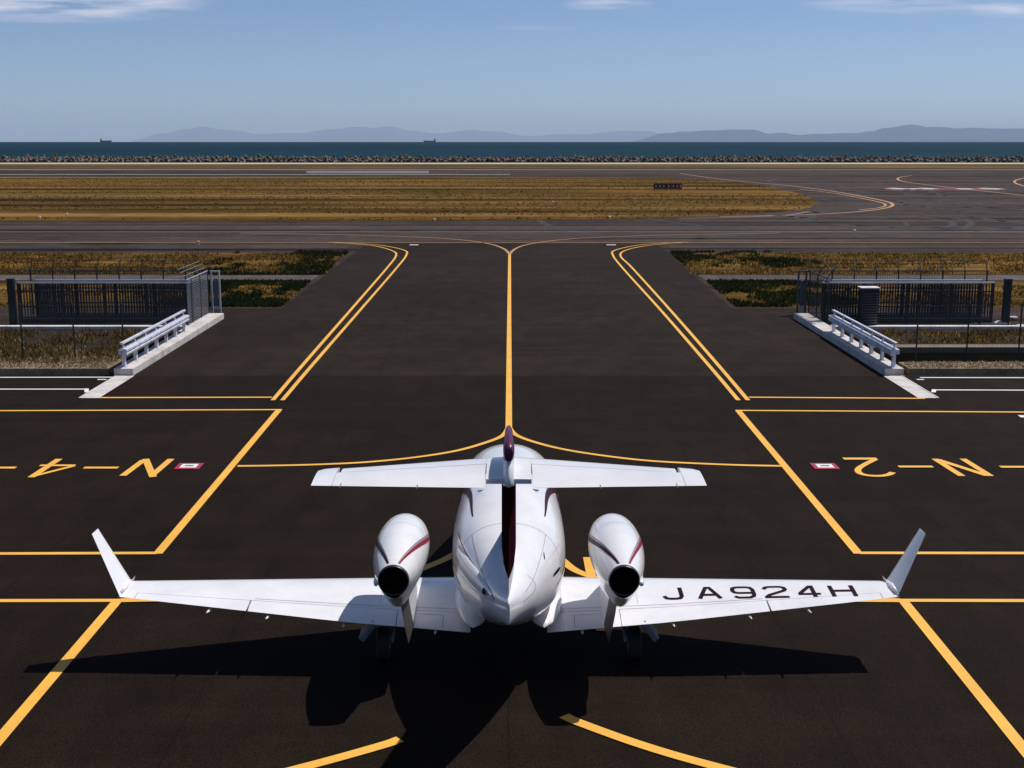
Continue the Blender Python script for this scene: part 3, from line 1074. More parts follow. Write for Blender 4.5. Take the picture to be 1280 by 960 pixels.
# hills beyond the bay
def hills(name, pts, D, depth, mat='hills'):
    mb = MB()
    n = 160
    m = 14
    x0, x1 = pts[0][0], pts[-1][0]
    drop = D * D / (2 * 6.371e6)
    vs = []
    for i in range(n + 1):
        px = x0 + (x1 - x0) * i / n
        for k in range(len(pts) - 1):
            if pts[k][0] <= px <= pts[k + 1][0]:
                t = (px - pts[k][0]) / (pts[k + 1][0] - pts[k][0])
                py = pts[k][1] + (pts[k + 1][1] - pts[k][1]) * (t * t * (3 - 2 * t))
                break
        top = H + (YH - py) / F * D * 1.0
        for j in range(m + 1):
            v = j / m
            d = D + (v - .5) * depth
            b = math.sin(math.pi * v) ** .8
            X = (px - 636) / F * D
            nz = mnoise.fractal(Vector((X / 3000, d / 3000, 0)), 1.0, 2.1, 5)
            z = -drop - 15 + (top + drop + 15) * b + nz * 110 * b * min(1.0, max(0.0, (top + drop) / 220))
            vs.append((X, d, z))
    mb.add(vs, [(i * (m + 1) + j, (i + 1) * (m + 1) + j, (i + 1) * (m + 1) + j + 1, i * (m + 1) + j + 1) for i in range(n) for j in range(m)])
    tag(mb.build(name, M[mat], smooth=True), kind='structure')


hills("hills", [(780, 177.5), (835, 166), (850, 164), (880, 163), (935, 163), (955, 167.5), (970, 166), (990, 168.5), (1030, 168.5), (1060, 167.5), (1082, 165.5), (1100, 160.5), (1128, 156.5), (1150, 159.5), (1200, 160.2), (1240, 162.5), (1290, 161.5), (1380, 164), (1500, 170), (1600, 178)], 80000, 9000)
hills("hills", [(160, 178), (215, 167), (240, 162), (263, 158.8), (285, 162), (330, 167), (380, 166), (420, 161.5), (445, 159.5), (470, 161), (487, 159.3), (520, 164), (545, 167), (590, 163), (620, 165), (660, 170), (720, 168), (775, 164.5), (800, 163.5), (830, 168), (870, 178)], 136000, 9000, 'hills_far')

# the hazy air over the bay
mb = MB()
mb.box((0, 72500, 0), (280000, 149000, 3200))
hz = mb.build("haze", None)
hz.data.materials.clear()
hmx = bpy.data.materials.new("bay_haze")
hmx.use_nodes = True
ht = hmx.node_tree
ht.nodes.clear()
ho = ht.nodes.new("ShaderNodeOutputMaterial")
hv = ht.nodes.new("ShaderNodeVolumePrincipled")
hv.inputs["Color"].default_value = (.66, .82, 1.0, 1)
hv.inputs["Density"].default_value = 1.15e-5
hv.inputs["Anisotropy"].default_value = 0.0
ht.links.new(hv.outputs[0], ho.inputs["Volume"])
hz.data.materials.append(hmx)
tag(hz, kind='stuff')

# ------------------------------------------------------------------ the aircraft
jet = empty("business_jet", (0, 18.3, 0))
tag(jet, "white twin jet with maroon fin and over wing engines, parked nose away from us", "aircraft")

# fuselage: Y, half width, crown height, belly height, section exponent
FS = [(14.82, .012, 1.93, 1.66, 2.0), (14.95, .06, 1.945, 1.60, 2.0), (15.3, .20, 1.99, 1.47, 2.0), (15.8, .38, 2.06, 1.27, 2.1), (16.4, .56, 2.17, 1.03, 2.2),
      (17.0, .72, 2.28, .86, 2.3), (17.6, .81, 2.37, .76, 2.35), (18.4, .83, 2.44, .70, 2.35), (19.5, .82, 2.45, .68, 2.3), (20.6, .82, 2.42, .68, 2.2), (21.4, .81, 2.34, .69, 2.15),
      (22.3, .77, 2.13, .71, 2.1), (23.2, .66, 1.88, .75, 2.05), (24.2, .45, 1.58, .84, 2), (24.9, .22, 1.34, .97, 2), (25.2, .03, 1.18, 1.12, 2)]


def interp(tab, y):
    if y <= tab[0][0]:
        return tab[0][1:]
    if y >= tab[-1][0]:
        return tab[-1][1:]
    for i in range(len(tab) - 1):
        if tab[i][0] <= y <= tab[i + 1][0]:
            p0, p1, p2, p3 = tab[max(i - 1, 0)], tab[i], tab[i + 1], tab[min(i + 2, len(tab) - 1)]
            t = (y - p1[0]) / (p2[0] - p1[0])
            h = p2[0] - p1[0]
            out = []
            for k in range(1, len(p1)):
                m1 = (p2[k] - p0[k]) / (p2[0] - p0[0]) * h if p2[0] != p0[0] else 0
                m2 = (p3[k] - p1[k]) / (p3[0] - p1[0]) * h
                out.append((2 * t ** 3 - 3 * t * t + 1) * p1[k] + (t ** 3 - 2 * t * t + t) * m1 + (-2 * t ** 3 + 3 * t * t) * p2[k] + (t ** 3 - t * t) * m2)
            return out


def fus(y, th, off=0.0):
    """th from the crown (0) over the right side (+90 deg) to the belly (180)"""
    w, zt, zb, e = interp(FS, y)
    zc = zb + (zt - zb) * .50
    sx, cz = math.sin(th), math.cos(th)
    x = math.copysign(abs(sx) ** (2 / e), sx) * w
    z = zc + math.copysign(abs(cz) ** (2 / e), cz) * (zt - zc if cz > 0 else zc - zb)
    p = Vector((x, y, z))
    if off:
        n = Vector((sx / max(w, .05), 0, cz / ((zt - zb) / 2))).normalized()
        p += n * off
    return p


NA = 72
ys = [14.82 + (25.2 - 14.82) * i / 110 for i in range(111)]
mb = MB()
mb.loft([[fus(y, 2 * math.pi * k / NA) for k in range(NA)] for y in ys])
fuselage = fix_normals(mb.build("fuselage", M['white'], jet, smooth=True, auto=60))


def stripe(surf, pts, name, mat, parent, off=.004, n=10):
    """pts: (y, th degrees, width m). a thin painted ribbon that follows a surface"""
    P = [Vector(p) for p in pts]
    C_ = catmull(P, n)
    vs, fs = [], []
    for i, p in enumerate(C_):
        a, b = C_[max(i - 1, 0)], C_[min(i + 1, len(C_) - 1)]
        pa, pb = surf(a[0], R(a[1]), off), surf(b[0], R(b[1]), off)
        t = (pb - pa).normalized()
        c = surf(p[0], R(p[1]), off)
        e1 = surf(p[0], R(p[1] + 1), off) - surf(p[0], R(p[1] - 1), off)
        e2 = surf(p[0] + .01, R(p[1]), off) - surf(p[0] - .01, R(p[1]), off)
        nrm = e1.cross(e2).normalized()
        sd = nrm.cross(t).normalized()
        # walk sideways on the parametric surface
        el1, el2 = e1.length / 2, e2.length / .02
        du = sd.dot(e1.normalized()) * p[2] / 2 / max(el1, 1e-4)
        dv = sd.dot(e2.normalized()) * p[2] / 2 / max(el2, 1e-4)
        for sg in (1, .33, -.33, -1):
            vs.append(surf(p[0] + sg * dv, R(p[1] + sg * du), off))
    for i in range(len(C_) - 1):
        for k in range(3):
            o = i * 4 + k
            fs.append((o, o + 1, o + 5, o + 4))
    mb = MB()
    mb.add(vs, fs)
    return mb.build(name, mat, parent, smooth=True)


for s_ in (-1, 1):
    stripe(fus, [(20.6, 84 * s_, .03), (20.0, 70 * s_, .10), (19.4, 56 * s_, .13), (18.75, 44 * s_, .10), (18.2, 38.5 * s_, .06), (17.5, 36 * s_, .02)], "livery_stripe", M['maroon'], fuselage)
    stripe(fus, [(19.6, 60 * s_, .01), (19.0, 66 * s_, .05), (18.3, 76 * s_, .05), (17.6, 88 * s_, .04), (16.8, 98 * s_, .02)], "livery_stripe", M['maroon'], fuselage, .006)
# seams
for yy in (17.0, 18.9, 21.5):
    stripe(fus, [(yy, -110, .008), (yy, -50, .008), (yy, 0, .008), (yy, 50, .008), (yy, 110, .008)], "panel_seam", M['seam'], fuselage, .0025, 6)
for s_ in (-1, 1):
    stripe(fus, [(17.0, 42 * s_, .007), (16.2, 50 * s_, .007), (15.4, 60 * s_, .007)], "panel_seam", M['seam'], fuselage, .0025, 8)
    # access panel near the tail
    stripe(fus, [(15.75, 40 * s_, .007), (15.78, 66 * s_, .007), (15.65, 76 * s_, .007), (15.25, 78 * s_, .007)], "panel_seam", M['seam'], fuselage, .0025, 8)
def slot(y, th, L, w, tilt=0.0, mat='black', nm="inlet_slot"):
    c0 = fus(y, R(th), .004)
    ey = (fus(y + .05, R(th), .004) - fus(y - .05, R(th), .004)).normalized()
    et = (fus(y, R(th + 3), .004) - fus(y, R(th - 3), .004)).normalized()
    ct, st = math.cos(tilt), math.sin(tilt)
    u_, v_ = ey * ct + et * st, et * ct - ey * st
    mbs = MB()
    mbs.add([c0 + u_ * (L / 2 * math.cos(a)) + v_ * (w / 2 * math.sin(a)) for a in [2 * math.pi * k / 14 for k in range(14)]], [tuple(range(14))])
    return mbs.build(nm, M[mat], fuselage)


slot(16.75, 84, .44, .05, .05)
slot(16.5, 52, .15, .024, -.45)
slot(18.9, 30, .09, .018, 1.2)
slot(18.9, -30, .09, .018, -1.2)
stripe(fus, [(17.55, -62, .010), (17.2, -61, .012), (16.6, -60, .014), (16.0, -59, .016), (15.5, -62, .016), (15.28, -72, .014)], "fairing_seam", M['maroon'], fuselage, .003, 8)
# aerials and small inlets on the spine
for (x, y, L, rot) in ((-.30, 18.35, .10, .5), (.28, 18.35, .10, -.5)):
    th = math.atan2(x, .6)
    p = fus(y, th)
    mb = MB()
    mb.box(p + Vector((0, 0, .012)), (L, .02, .022), Matrix.Rotation(rot, 3, 'Z'))
    mb.build("aerial", M['strut'], fuselage, bevel=.004)
# left side exhaust fairing (a long teardrop bulge with a dark outlet)
def bulge(y, th, off=0.0):
    return fus(y, th, off)


mb = MB()
cl = [(17.5, -72), (17.1, -74), (16.6, -74), (16.1, -73), (15.7, -72), (15.4, -72)]
rad = [.02, .10, .13, .12, .09, .07]
rings = []
for (y, th), r in zip(cl, rad):
    c = fus(y, R(th), -.035)
    n = (fus(y, R(th), .1) - fus(y, R(th), 0)).normalized()
    tdir = Vector((.25, -1, .0)).normalized()
    sd = n.cross(tdir).normalized()
    rings.append([c + sd * math.cos(a) * r * 1.15 + n * math.sin(a) * r * .62 for a in [2 * math.pi * k / 20 for k in range(20)]])
mb.loft(rings)
fix_normals(mb.build("exhaust_fairing", M['white'], fuselage, smooth=True, auto=50))
c = fus(15.62, R(-72), -.035)
n = (fus(15.62, R(-72), .1) - fus(15.62, R(-72), 0)).normalized()
tdir = Vector((.25, -1, 0)).normalized()
tdir = (tdir - n * tdir.dot(n)).normalized()
sd = n.cross(tdir).normalized()
mb = MB()
mb.add([c + n * (.062 - .022 * math.cos(a)) + tdir * (.15 * math.cos(a)) + sd * (.032 * math.sin(a)) for a in [2 * math.pi * k / 18 for k in range(18)]], [tuple(range(18))])
mb.build("outlet", M['black'], fuselage)
# windows (the far side of the nose and the cabin flanks)
for s_ in (-1, 1):
    for yy in (21.6, 20.9, 20.2, 19.5):
        vs = []
        for a in range(16):
            t = 2 * math.pi * a / 16
            vs.append(fus(yy + .15 * math.cos(t), R(s_ * (72 - 10.5 * math.sin(t))), .006))
        MB().add(vs, [tuple(range(16))]).build("cabin_window", M['glass'], fuselage)
    stripe(fus, [(23.15, 8 * s_, .30), (22.95, 35 * s_, .36), (22.6, 62 * s_, .30)], "windshield", M['glass'], fuselage, .006, 6)


# generic wing piece
def foil(n=14, t=.12, a=0.0, b=1.0):
    def th(x):
        return 5 * t * (.2969 * math.sqrt(max(x, 0)) - .126 * x - .3516 * x * x + .2843 * x ** 3 - .1036 * x ** 4)
    xs = [a + (b - a) * (.5 - .5 * math.cos(math.pi * k / n)) if a < .02 else a + (b - a) * k / n for k in range(n + 1)]
    up = [(x, th(x)) for x in reversed(xs)]
    lo = [(x, -th(x) * .75) for x in (xs[1:] if a < .02 else xs)]
    if b >= .999:
        lo = lo[:-1] + [(xs[-1], -.001)]
    return up + lo


def wing_piece(name, mat, parent, secs, a, b, t0=.13, t1=.11, auto=45):
    """secs: (origin of the leading edge, chord vector, up vector); cut to chord fractions a..b"""
    rings = []
    n = len(secs)
    for i, (le, cv, up) in enumerate(secs):
        t = t0 + (t1 - t0) * i / max(1, n - 1)
        rings.append([le + cv * x + up * (z * cv.length) for x, z in foil(14, t, a, b)])
    mb = MB()
    mb.loft(rings)
    return fix_normals(mb.build(name, mat, parent, smooth=True, auto=auto))


def wing_sec(x, s_):
    X0, X1 = .6, 5.62
    t = (x - X0) / (X1 - X0)
    le = Vector((x * s_, 19.46 + (18.12 - 19.46) * t, .60 + .088 * (x - .6)))
    # trailing edge: nearly straight, a little kinked at the engine pylons
    ty = 17.28 if x < 2.3 else 17.28 + (17.52 - 17.28) * (x - 2.3) / (5.62 - 2.3)
    te = Vector((x * s_, ty, le.z - .02))
    return le, te - le, Vector((0, 0, 1))


def wing_top(x, f, s_, off=.003, t0=.13, t1=.11):
    le, cv, up = wing_sec(x, s_)
    k = (x - .5) / (5.62 - .5)
    t = t0 + (t1 - t0) * k
    z = 5 * t * (.2969 * math.sqrt(f) - .126 * f - .3516 * f * f + .2843 * f ** 3 - .1036 * f ** 4)
    return le + cv * f + up * (z * cv.length + off)


for s_ in (-1, 1):
    xs_ = [.5 + (5.62 - .5) * i / 12 for i in range(13)]

    def tk(x):
        return .13 + (.11 - .13) * (x - .5) / 5.12
    CUT = .74
    wing = wing_piece("wing", M['white'], jet, [wing_sec(x, s_) for x in xs_], 0, CUT)

    def piece(nm, xa, xb, c0=CUT + .008):
        return wing_piece(nm, M['white'], wing, [wing_sec(xa + (xb - xa) * i / 4, s_) for i in range(5)], c0, 1.0, tk(xa), tk(xb))
    piece("inboard_flap", .55, 1.42)
    piece("outboard_flap", 1.62, 3.74)
    piece("aileron", 3.765, 5.38)
    piece("trailing_edge", 1.43, 1.61, CUT)
    piece("wingtip_edge", 5.39, 5.62, CUT)
    # seam ribbon drawn on the skin
    mb = MB()

    def seam(pts, w=.009, mb=mb, s_=s_):
        for (a, b) in zip(pts[:-1], pts[1:]):
            pa, pb = wing_top(a[0], a[1], s_), wing_top(b[0], b[1], s_)
            d = (pb - pa).normalized()
            nn = Vector((-d.y, d.x, 0)) * w / 2
            mb.add([pa + nn, pa - nn, pb - nn, pb + nn], [(0, 1, 2, 3)])
    N_ = 12
    seam([(.75 + 2.95 * i / N_, .70) for i in range(N_ + 1)])
    seam([(.75 + 4.75 * i / N_, .12) for i in range(N_ + 1)], .005)
    for xx in (1.9,):
        seam([(xx, .13 + .53 * i / 6) for i in range(7)], .005)
    seam([(.95, .80), (1.35, .80)], .008)
    seam([(.95, .80), (.95, .97)], .008)
    mb.build("panel_seam", M['seam'], wing)
    # hinge fairings under the trailing edge
    for xx in (1.05, 2.35, 3.45, 4.3):
        le, cv, up = wing_sec(xx, s_)
        p = le + cv * .93
        mb = MB()
        mb.tube([p + Vector((0, .35, -.06)), p + Vector((0, .1, -.08)), p + Vector((0, -.12, -.055)), p + Vector((0, -.24, -.03))], [.010, .026, .020, .005], 8)
        fix_normals(mb.build("hinge_fairing", M['white'], wing, smooth=True))
    # winglet
    b_le, b_cv, _ = wing_sec(5.62, s_)
    secs = []
    for T in [k / 8 for k in range(9)]:
        # a short blend at the corner, then straight up and outwards
        ang = R(64)
        X = 5.60 + .44 * T
        Z = b_le.z - .01 + .84 * T
        ch = .60 * (1 - T) + .27 * T
        secs.append((Vector((X * s_, 18.12 - .04 * T, Z)), Vector((0, -ch, 0)), Vector((-math.sin(ang) * s_, 0, math.cos(ang)))))
    wl_ = wing_piece("winglet", M['white'], jet, secs, 0, 1.0, .11, .10)
    # tip light pod at the front of the winglet root
    mb = MB()
    p = Vector((5.60 * s_, 18.02, b_le.z + .0))
    mb.tube([p + Vector((0, -.42, .02)), p + Vector((0, -.2, .03)), p, p + Vector((0, .12, .02))], [.02, .05, .05, .008], 10)
    fix_normals(mb.build("tip_pod", M['white'], wl_, smooth=True))
    mb = MB()
    p = Vector((5.58 * s_, 18.12, b_le.z + .03))
    mb.add([p + Vector((0, -.16, 0)), p + Vector((.02, .0, 0)), p + Vector((0, .07, 0)), p + Vector((-.02, 0, 0)), p + Vector((-.04 * s_, .0, .06))],
           [(0, 1, 4), (1, 2, 4), (2, 3, 4), (3, 0, 4), (3, 2, 1, 0)])
    fix_normals(mb.build("strake", M['white'], wl_))
    # root fairing
    mb = MB()
    rings = []
    for i in range(15):
        t = i / 14
        y = 17.0 + (19.9 - 17.0) * t
        k = math.sin(math.pi * t) ** .55 if 0 < t < 1 else 0.02
        rings.append([Vector((s_ * (.50 + .31 * k * math.cos(a)), y, .76 + .15 * k * math.sin(a))) for a in [2 * math.pi * j / 18 for j in range(18)]])
    mb.loft(rings)
    fix_normals(mb.build("root_fairing", M['white'], jet, smooth=True))

    # nacelle
    NX = 1.53 * s_
    NC = [(16.20, .212, 1.745), (16.24, .222, 1.745), (16.45, .272, 1.74), (16.75, .325, 1.735), (17.1, .365, 1.73), (17.5, .385, 1.725), (17.9, .375, 1.72), (18.2, .34, 1.72), (18.34, .30, 1.72), (18.38, .27, 1.72)]

    def nac(y, th, off=0.0, NX=NX):
        r, zc = interp(NC, y)
        k = (y - 16.2) / 2.18
        egg = 1 + .05 * math.sin(math.pi * min(1, max(0, k)))
        z = math.cos(th) * (r + off) * (egg if math.cos(th) > 0 else egg)
        # keel: the lower rear sinks into the pylon
        if math.cos(th) < 0:
            keel = .24 * math.exp(-((y - 16.75) / .42) ** 2) * (max(0, -math.cos(th)) ** 4)
            z -= keel
        return Vector((NX + math.sin(th) * (r + off), y, zc + z))
    mb = MB()
    nys = [16.20 + (18.38 - 16.20) * i / 40 for i in range(41)]
    mb.loft([[nac(y, 2 * math.pi * k / 48) for k in range(48)] for y in nys], caps=False)
    nacelle = fix_normals(mb.build("engine_nacelle", M['white'], jet, smooth=True))
    mb = MB()
    mb.loft([[Vector((NX + math.sin(a) * r, y, 1.745 + math.cos(a) * r)) for a in [2 * math.pi * k / 48 for k in range(48)]]
             for y, r in ((16.205, .211), (16.16, .206), (16.14, .198), (16.17, .188), (16.6, .17))], caps=False)
    mb.build("exhaust_nozzle", M['nozzle'], nacelle, smooth=True)
    mb = MB()
    mb.loft([[Vector((NX + math.sin(a) * r, y, 1.745 + math.cos(a) * r)) for a in [2 * math.pi * k / 32 for k in range(32)]] for y, r in ((16.19, .186), (17.0, .176))], caps=False)
    mb.add([Vector((NX + math.sin(a) * .18, 16.9, 1.745 + math.cos(a) * .18)) for a in [2 * math.pi * k / 32 for k in range(32)]], [tuple(range(32))])
    mb.build("exhaust_duct", M['black'], nacelle, smooth=True)
    mb = MB()
    mb.loft([[Vector((NX + math.sin(a) * r, y, 1.745 + math.cos(a) * r)) for a in [2 * math.pi * k / 24 for k in range(24)]] for y, r in ((16.36, .004), (16.42, .035), (16.6, .075), (16.88, .10))], caps=False)
    mb.build("exhaust_cone", M['nozzle'], nacelle, smooth=True)
    mb = MB()
    mb.loft([[Vector((NX + math.sin(a) * r, y, 1.72 + math.cos(a) * r)) for a in [2 * math.pi * k / 40 for k in range(40)]]
             for y, r in ((18.33, .312), (18.39, .29), (18.41, .27), (18.39, .25), (18.2, .235), (17.9, .235))], caps=False)
    mb.build("intake_lip", M['chrome'], nacelle, smooth=True)
    mb = MB()
    mb.add([Vector((NX + math.sin(a) * .236, 17.92, 1.72 + math.cos(a) * .236)) for a in [2 * math.pi * k / 32 for k in range(32)]], [tuple(range(32))])
    for k in range(16):
        a = 2 * math.pi * k / 16
        mb.add([Vector((NX, 17.98, 1.72)), Vector((NX + math.sin(a) * .23, 17.94, 1.72 + math.cos(a) * .23)), Vector((NX + math.sin(a + .28) * .23, 18.0, 1.72 + math.cos(a + .28) * .23))], [(0, 1, 2)])
    mb.build("fan", M['nozzle'], nacelle)
    # coloured bands running forward from the nozzle
    for inner in (-1, 1):
        sg = -s_ if inner > 0 else s_           # which flank
        c1 = M['red'] if (inner > 0) == (s_ < 0) or (s_ > 0 and inner < 0) else M['maroon']
        stripe(nac, [(16.24, 20 * sg, .022), (16.6, 37 * sg, .038), (17.0, 52 * sg, .055), (17.5, 68 * sg, .065), (18.1, 84 * sg, .04)], "livery_stripe", c1, nacelle, .004)
        stripe(nac, [(16.24, 15.5 * sg, .008), (16.6, 31 * sg, .014), (17.0, 45 * sg, .020), (17.5, 60.5 * sg, .022), (18.1, 77 * sg, .015)], "livery_stripe", M['grey_stripe'], nacelle, .004)
    stripe(nac, [(17.55, -150, .006), (17.55, -60, .006), (17.55, 0, .006), (17.55, 60, .006), (17.55, 150, .006)], "panel_seam", M['seam'], nacelle, .0025, 6)
    # pylon: painted front, white trailing wedge coloured dark as its deep shade
    def pyl(a_, b_, nm, mat, par):
        rings = []
        for i in range(13):
            t = i / 12
            z = .66 + (1.62 - .66) * t
            X = (1.38 + (1.53 - 1.38) * t) * s_
            ley = 18.75 - .45 * t
            tey = 16.66 - .10 * math.sin(t * math.pi) + .25 * max(0, t - .55) / .45
            th_ = .06 + .16 * t ** 1.8
            ch = Vector((0, tey - ley, 0))
            rings.append([Vector((X, ley, z)) + ch * x + Vector((zz / .12 * th_, 0, 0)) for x, zz in
                          [(x, z_ if k < 15 else z_ / .75) for k, (x, z_) in enumerate(foil(14, .12, a_, b_))]])
        mb = MB()
        mb.loft(rings)
        return fix_normals(mb.build(nm, mat, par, smooth=True, auto=50))
    pylon = pyl(0, .66, "pylon", M['white'], jet)
    pyl(.662, 1.0, "pylon_aft_shade", M['pylon_shade'], pylon)  # aft pylon split off to carry the painted shade
    # scoop on the outer flank of the nacelle, just ahead of the nozzle
    mb = MB()
    c = Vector((NX + s_ * .25, 16.55, 1.63))
    mb.tube([c + Vector((-s_ * .02, .35, 0)), c + Vector((0, .1, 0)), c + Vector((0, -.12, 0)), c + Vector((-s_ * .0, -.2, 0))], [.02, .05, .045, .03], 10)
    fix_normals(mb.build("scoop", M['white'], nacelle, smooth=True))

    # landing gear
    gx = 1.72 * s_
    mb = MB()
    mb.tube([(gx, 17.95, .72), (gx, 17.95, .38)], .045, 10)
    mb.tube([(gx, 17.95, .40), (gx, 17.75, .24)], .035, 10)
    mb.tube([(gx - .02 * s_, 17.95, .68), (gx + .12 * s_, 17.75, .24)], .02, 8)
    leg = mb.build("landing_gear_leg", M['strut'], jet, smooth=True)
    mb = MB()
    wc = Vector((gx + .12 * s_, 17.75, .235))
    mb.tube([wc + Vector((-.09, 0, 0)), wc + Vector((-.07, 0, 0)), wc + Vector((.07, 0, 0)), wc + Vector((.09, 0, 0))], [.19, .235, .235, .19], 28)
    tyre = fix_normals(mb.build("tyre", M['rubber'], leg, smooth=True, auto=40))
    mb = MB()
    mb.tube([wc + Vector((-.095, 0, 0)), wc + Vector((.095, 0, 0))], .11, 20)
    fix_normals(mb.build("wheel_hub", M['strut'], leg))
    mb = MB()
    mb.box((gx + .30 * s_, 17.50, .56), (.10, .34, .34), Matrix.Rotation(R(-38 * s_), 3, 'Y'))
    mb.build("gear_door", M['strut'], jet, bevel=.02)

# nose gear
mb = MB()
mb.tube([(0, 23.0, .8), (0, 23.05, .22)], .035, 10)
leg = mb.build("nose_gear_leg", M['strut'], jet, smooth=True)
for dx in (-.09, .09):
    mb = MB()
    mb.tube([(dx - .045, 23.05, .19), (dx + .045, 23.05, .19)], .19, 24)
    mb.build("tyre", M['rubber'], leg, smooth=True, auto=40)

# registration on the right wing
GL = {
    'J': [[(.9, 1), (.9, .22), (.8, .04), (.6, 0), (.3, 0), (.1, .04), (.0, .2)]],
    'A': [[(0, 0), (.42, 1), (.58, 1), (1, 0)], [(.2, .3), (.8, .3)]],
    '9': [[(.05, .1), (.2, 0), (.75, 0), (.95, .12), (1, .3), (1, .75), (.9, .95), (.7, 1), (.25, 1), (.05, .92), (0, .75), (0, .62), (.08, .48), (.25, .43), (1, .43)]],
    '2': [[(0, .8), (.1, .95), (.25, 1), (.78, 1), (.95, .92), (1, .75), (.92, .6), (.15, .2), (0, .04), (0, 0), (1, 0)]],
    '4': [[(.72, 0), (.72, 1), (.62, 1), (0, .32), (0, .24), (1, .24)]],
    'H': [[(0, 0), (0, 1)], [(1, 0), (1, 1)], [(0, .5), (1, .5)]],
}


def ribbon3(mb, pts2, w, place):
    P = [Vector(pts2[0])]
    for b in pts2[1:]:
        a, b = P[-1], Vector(b)
        k = max(1, int((b - a).length / .07))
        P += [a.lerp(b, (i + 1) / k) for i in range(k)]
    n = len(P)
    L, Q = [], []
    for i, p in enumerate(P):
        d1 = (p - P[i - 1]).normalized() if i else (P[1] - p).normalized()
        d2 = (P[i + 1] - p).normalized() if i < n - 1 else d1
        t = (d1 + d2).normalized()
        nn = Vector((-t.y, t.x))
        c = max(.6, nn.dot(Vector((-d1.y, d1.x))))
        e = t * (w * .25 if i == n - 1 else (-w * .25 if i == 0 else 0))
        L.append(place(p + e + nn * w / 2 / c))
        Q.append(place(p + e - nn * w / 2 / c))
    mb.add(L + Q, [(i, i + 1, i + 1 + n, i + n) for i in range(n - 1)])


rwing = [o for o in jet.children if o.name.startswith("wing") and not o.name.startswith("winglet") and o.data.vertices[0].co.x > 0][0]
xcur = [(2.31, .28, 'J'), (2.82, .29, 'A'), (3.32, .29, '9'), (3.78, .30, '2'), (4.27, .27, '4'), (4.73, .30, 'H')]
LH = .345
for x0, w, ch in xcur:
    mb = MB()
    for j, poly in enumerate(GL[ch]):
        def place(p, x0=x0, w=w, j=j):
            X = x0 + p.x
            le, cv, up = wing_sec(min(max(X, .6), 5.6), 1)
            # baseline runs parallel to the span at a fixed distance from the rear spar
            yb = 17.965 - .125 * (X - 2.4)
            Y = yb + p.y * (1.10 - .045 * (X - 2.3) * 1.2)
            f = (le.y - Y) / max(1e-3, -cv.y)
            return wing_top(X, min(.95, max(.06, f)), 1, .004 + .0012 * j)
        pts = [(q_[0] * w, q_[1] * LH) for q_ in poly]
        ribbon3(mb, pts, .062, place)
    mb.build("registration_letter", M['reg'], rwing)

# fin and rudder
def fin_sec(z):
    t = (z - 1.95) / (3.9 - 1.95)
    tey = 14.95 + (12.98 - 14.95) * t
    ley = 17.5 + (14.15 - 17.5) * t
    if t < .25:
        ley += 1.3 * (.25 - t) ** 1.5 * 3
    return Vector((0, ley, z)), Vector((0, tey - ley, 0)), Vector((1, 0, 0))


def sym_piece(name, mat, parent, zs, a, b, thick):
    rings = []
    for z in zs:
        le, cv, up = fin_sec(z)
        th_ = thick(z)
        pr = foil(14, .12, a, b)
        n_up = 15
        rings.append([le + cv * x + up * ((z_ if k < n_up else (z_ / .75)) / .06 * th_ / 2) for k, (x, z_) in enumerate(pr)])
    mb = MB()
    mb.loft(rings)
    return fix_normals(mb.build(name, mat, parent, smooth=True, auto=40))


zs_ = [1.80 + (3.93 - 1.80) * i / 20 for i in range(21)]
fin = sym_piece("tail_fin", M['tail'], jet, zs_, 0, .66, lambda z: .20 - .02 * (z - 1.8))
sym_piece("rudder", M['tail'], fin, [1.98 + (3.86 - 1.98) * i / 16 for i in range(17)], .668, 1.0, lambda z: .22 - .01 * (z - 1.8))
# dark bullet cap on top of the tailplane
mb = MB()
rings = []
for (y, w, zt, zb) in ((13.04, .045, 4.30, 4.165), (13.09, .058, 4.335, 4.16), (13.2, .060, 4.36, 4.15), (13.4, .056, 4.38, 4.14), (13.62, .048, 4.385, 4.13), (13.8, .044, 4.38, 4.12), (13.95, .03, 4.355, 4.12), (14.08, .012, 4.30, 4.15)):
    zc = (zt + zb) / 2
    rings.append([Vector((math.copysign(abs(math.sin(a)) ** .8, math.sin(a)) * w, y, zc + math.copysign(abs(math.cos(a)) ** .75, math.cos(a)) * (zt - zc))) for a in [2 * math.pi * k / 28 for k in range(28)]])
mb.loft(rings)
fix_normals(mb.build("fin_cap", M['cap'], fin, smooth=True, auto=60))


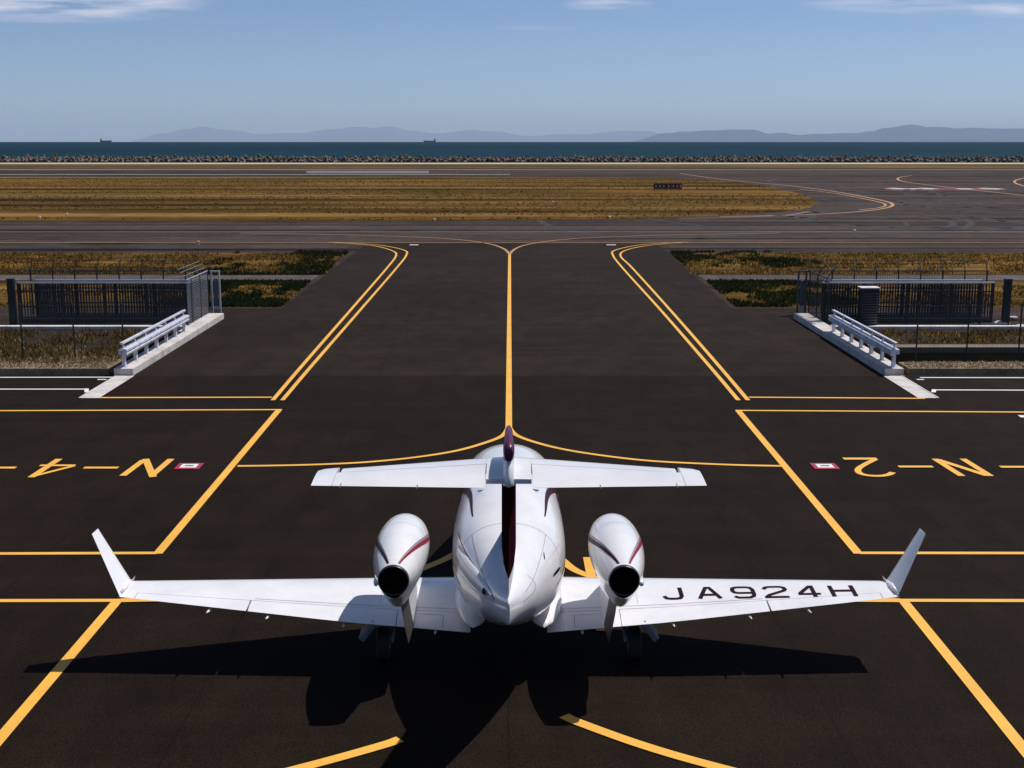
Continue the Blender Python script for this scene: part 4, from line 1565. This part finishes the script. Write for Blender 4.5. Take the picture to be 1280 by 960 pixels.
# tailplane
def st_sec(x, s_):
    t = max(0, x) / 2.07
    le = Vector((x * s_, 14.02 + (13.47 - 14.02) * t, 3.95))
    te = Vector((x * s_, 12.78 + (12.88 - 12.78) * t, 3.95))
    return le, te - le, Vector((0, 0, 1))


mb_c = [(st_sec(.24 * k, 1) if k >= 0 else st_sec(.24 * -k, -1)) for k in (-1, -.5, 0, .5, 1)]
tailplane = wing_piece("tailplane", M['white'], jet, mb_c, 0, .80, .115, .115)
for s_ in (-1, 1):
    h_ = .36
    wing_piece("stabiliser_panel", M['white'], tailplane, [st_sec(.242 + (1.80 - .242) * i / 6, s_) for i in range(7)], 0, h_, .115, .10)
    wing_piece("elevator", M['white'], tailplane, [st_sec(.25 + (1.84 - .25) * i / 6, s_) for i in range(7)], h_ + .012, 1.0, .115, .10)

    def horn(x):
        le, cv, up = st_sec(x, s_)
        le = le + Vector((0, .05, 0))
        return le, cv + Vector((0, -.05, 0)), up
    wing_piece("elevator_horn", M['white'], tailplane, [horn(1.845 + (2.07 - .0 - 1.845) * i / 3) for i in range(3)] + [(Vector((2.06 * s_, 13.47, 3.95)), Vector((0, -.59, 0)), Vector((0, 0, 1)))], 0, 1.0, .10, .08)
    for xx in (.95, 1.75):
        le, cv, up = st_sec(xx, s_)
        p = le + cv * 1.0
        mb = MB()
        mb.tube([p + Vector((0, .12, 0)), p + Vector((0, -.06, 0))], [.012, .004], 6)
        mb.build("static_wick", M['strut'], tailplane)
# central fairing over the tailplane
mb = MB()
rings = []
for (y, w, zt) in ((12.95, .005, 3.99), (12.97, .03, 4.03), (13.02, .058, 4.12), (13.09, .064, 4.18), (13.4, .074, 4.18), (13.8, .07, 4.16), (14.1, .055, 4.12), (14.3, .012, 4.0)):
    rings.append([Vector((math.sin(a) * w, y, 3.94 + max(-.03, math.cos(a) * (zt - 3.94)))) for a in [2 * math.pi * k / 20 for k in range(20)]])
mb.loft(rings)
fix_normals(mb.build("tail_fairing", M['white'], tailplane, smooth=True))
adopt(jet)
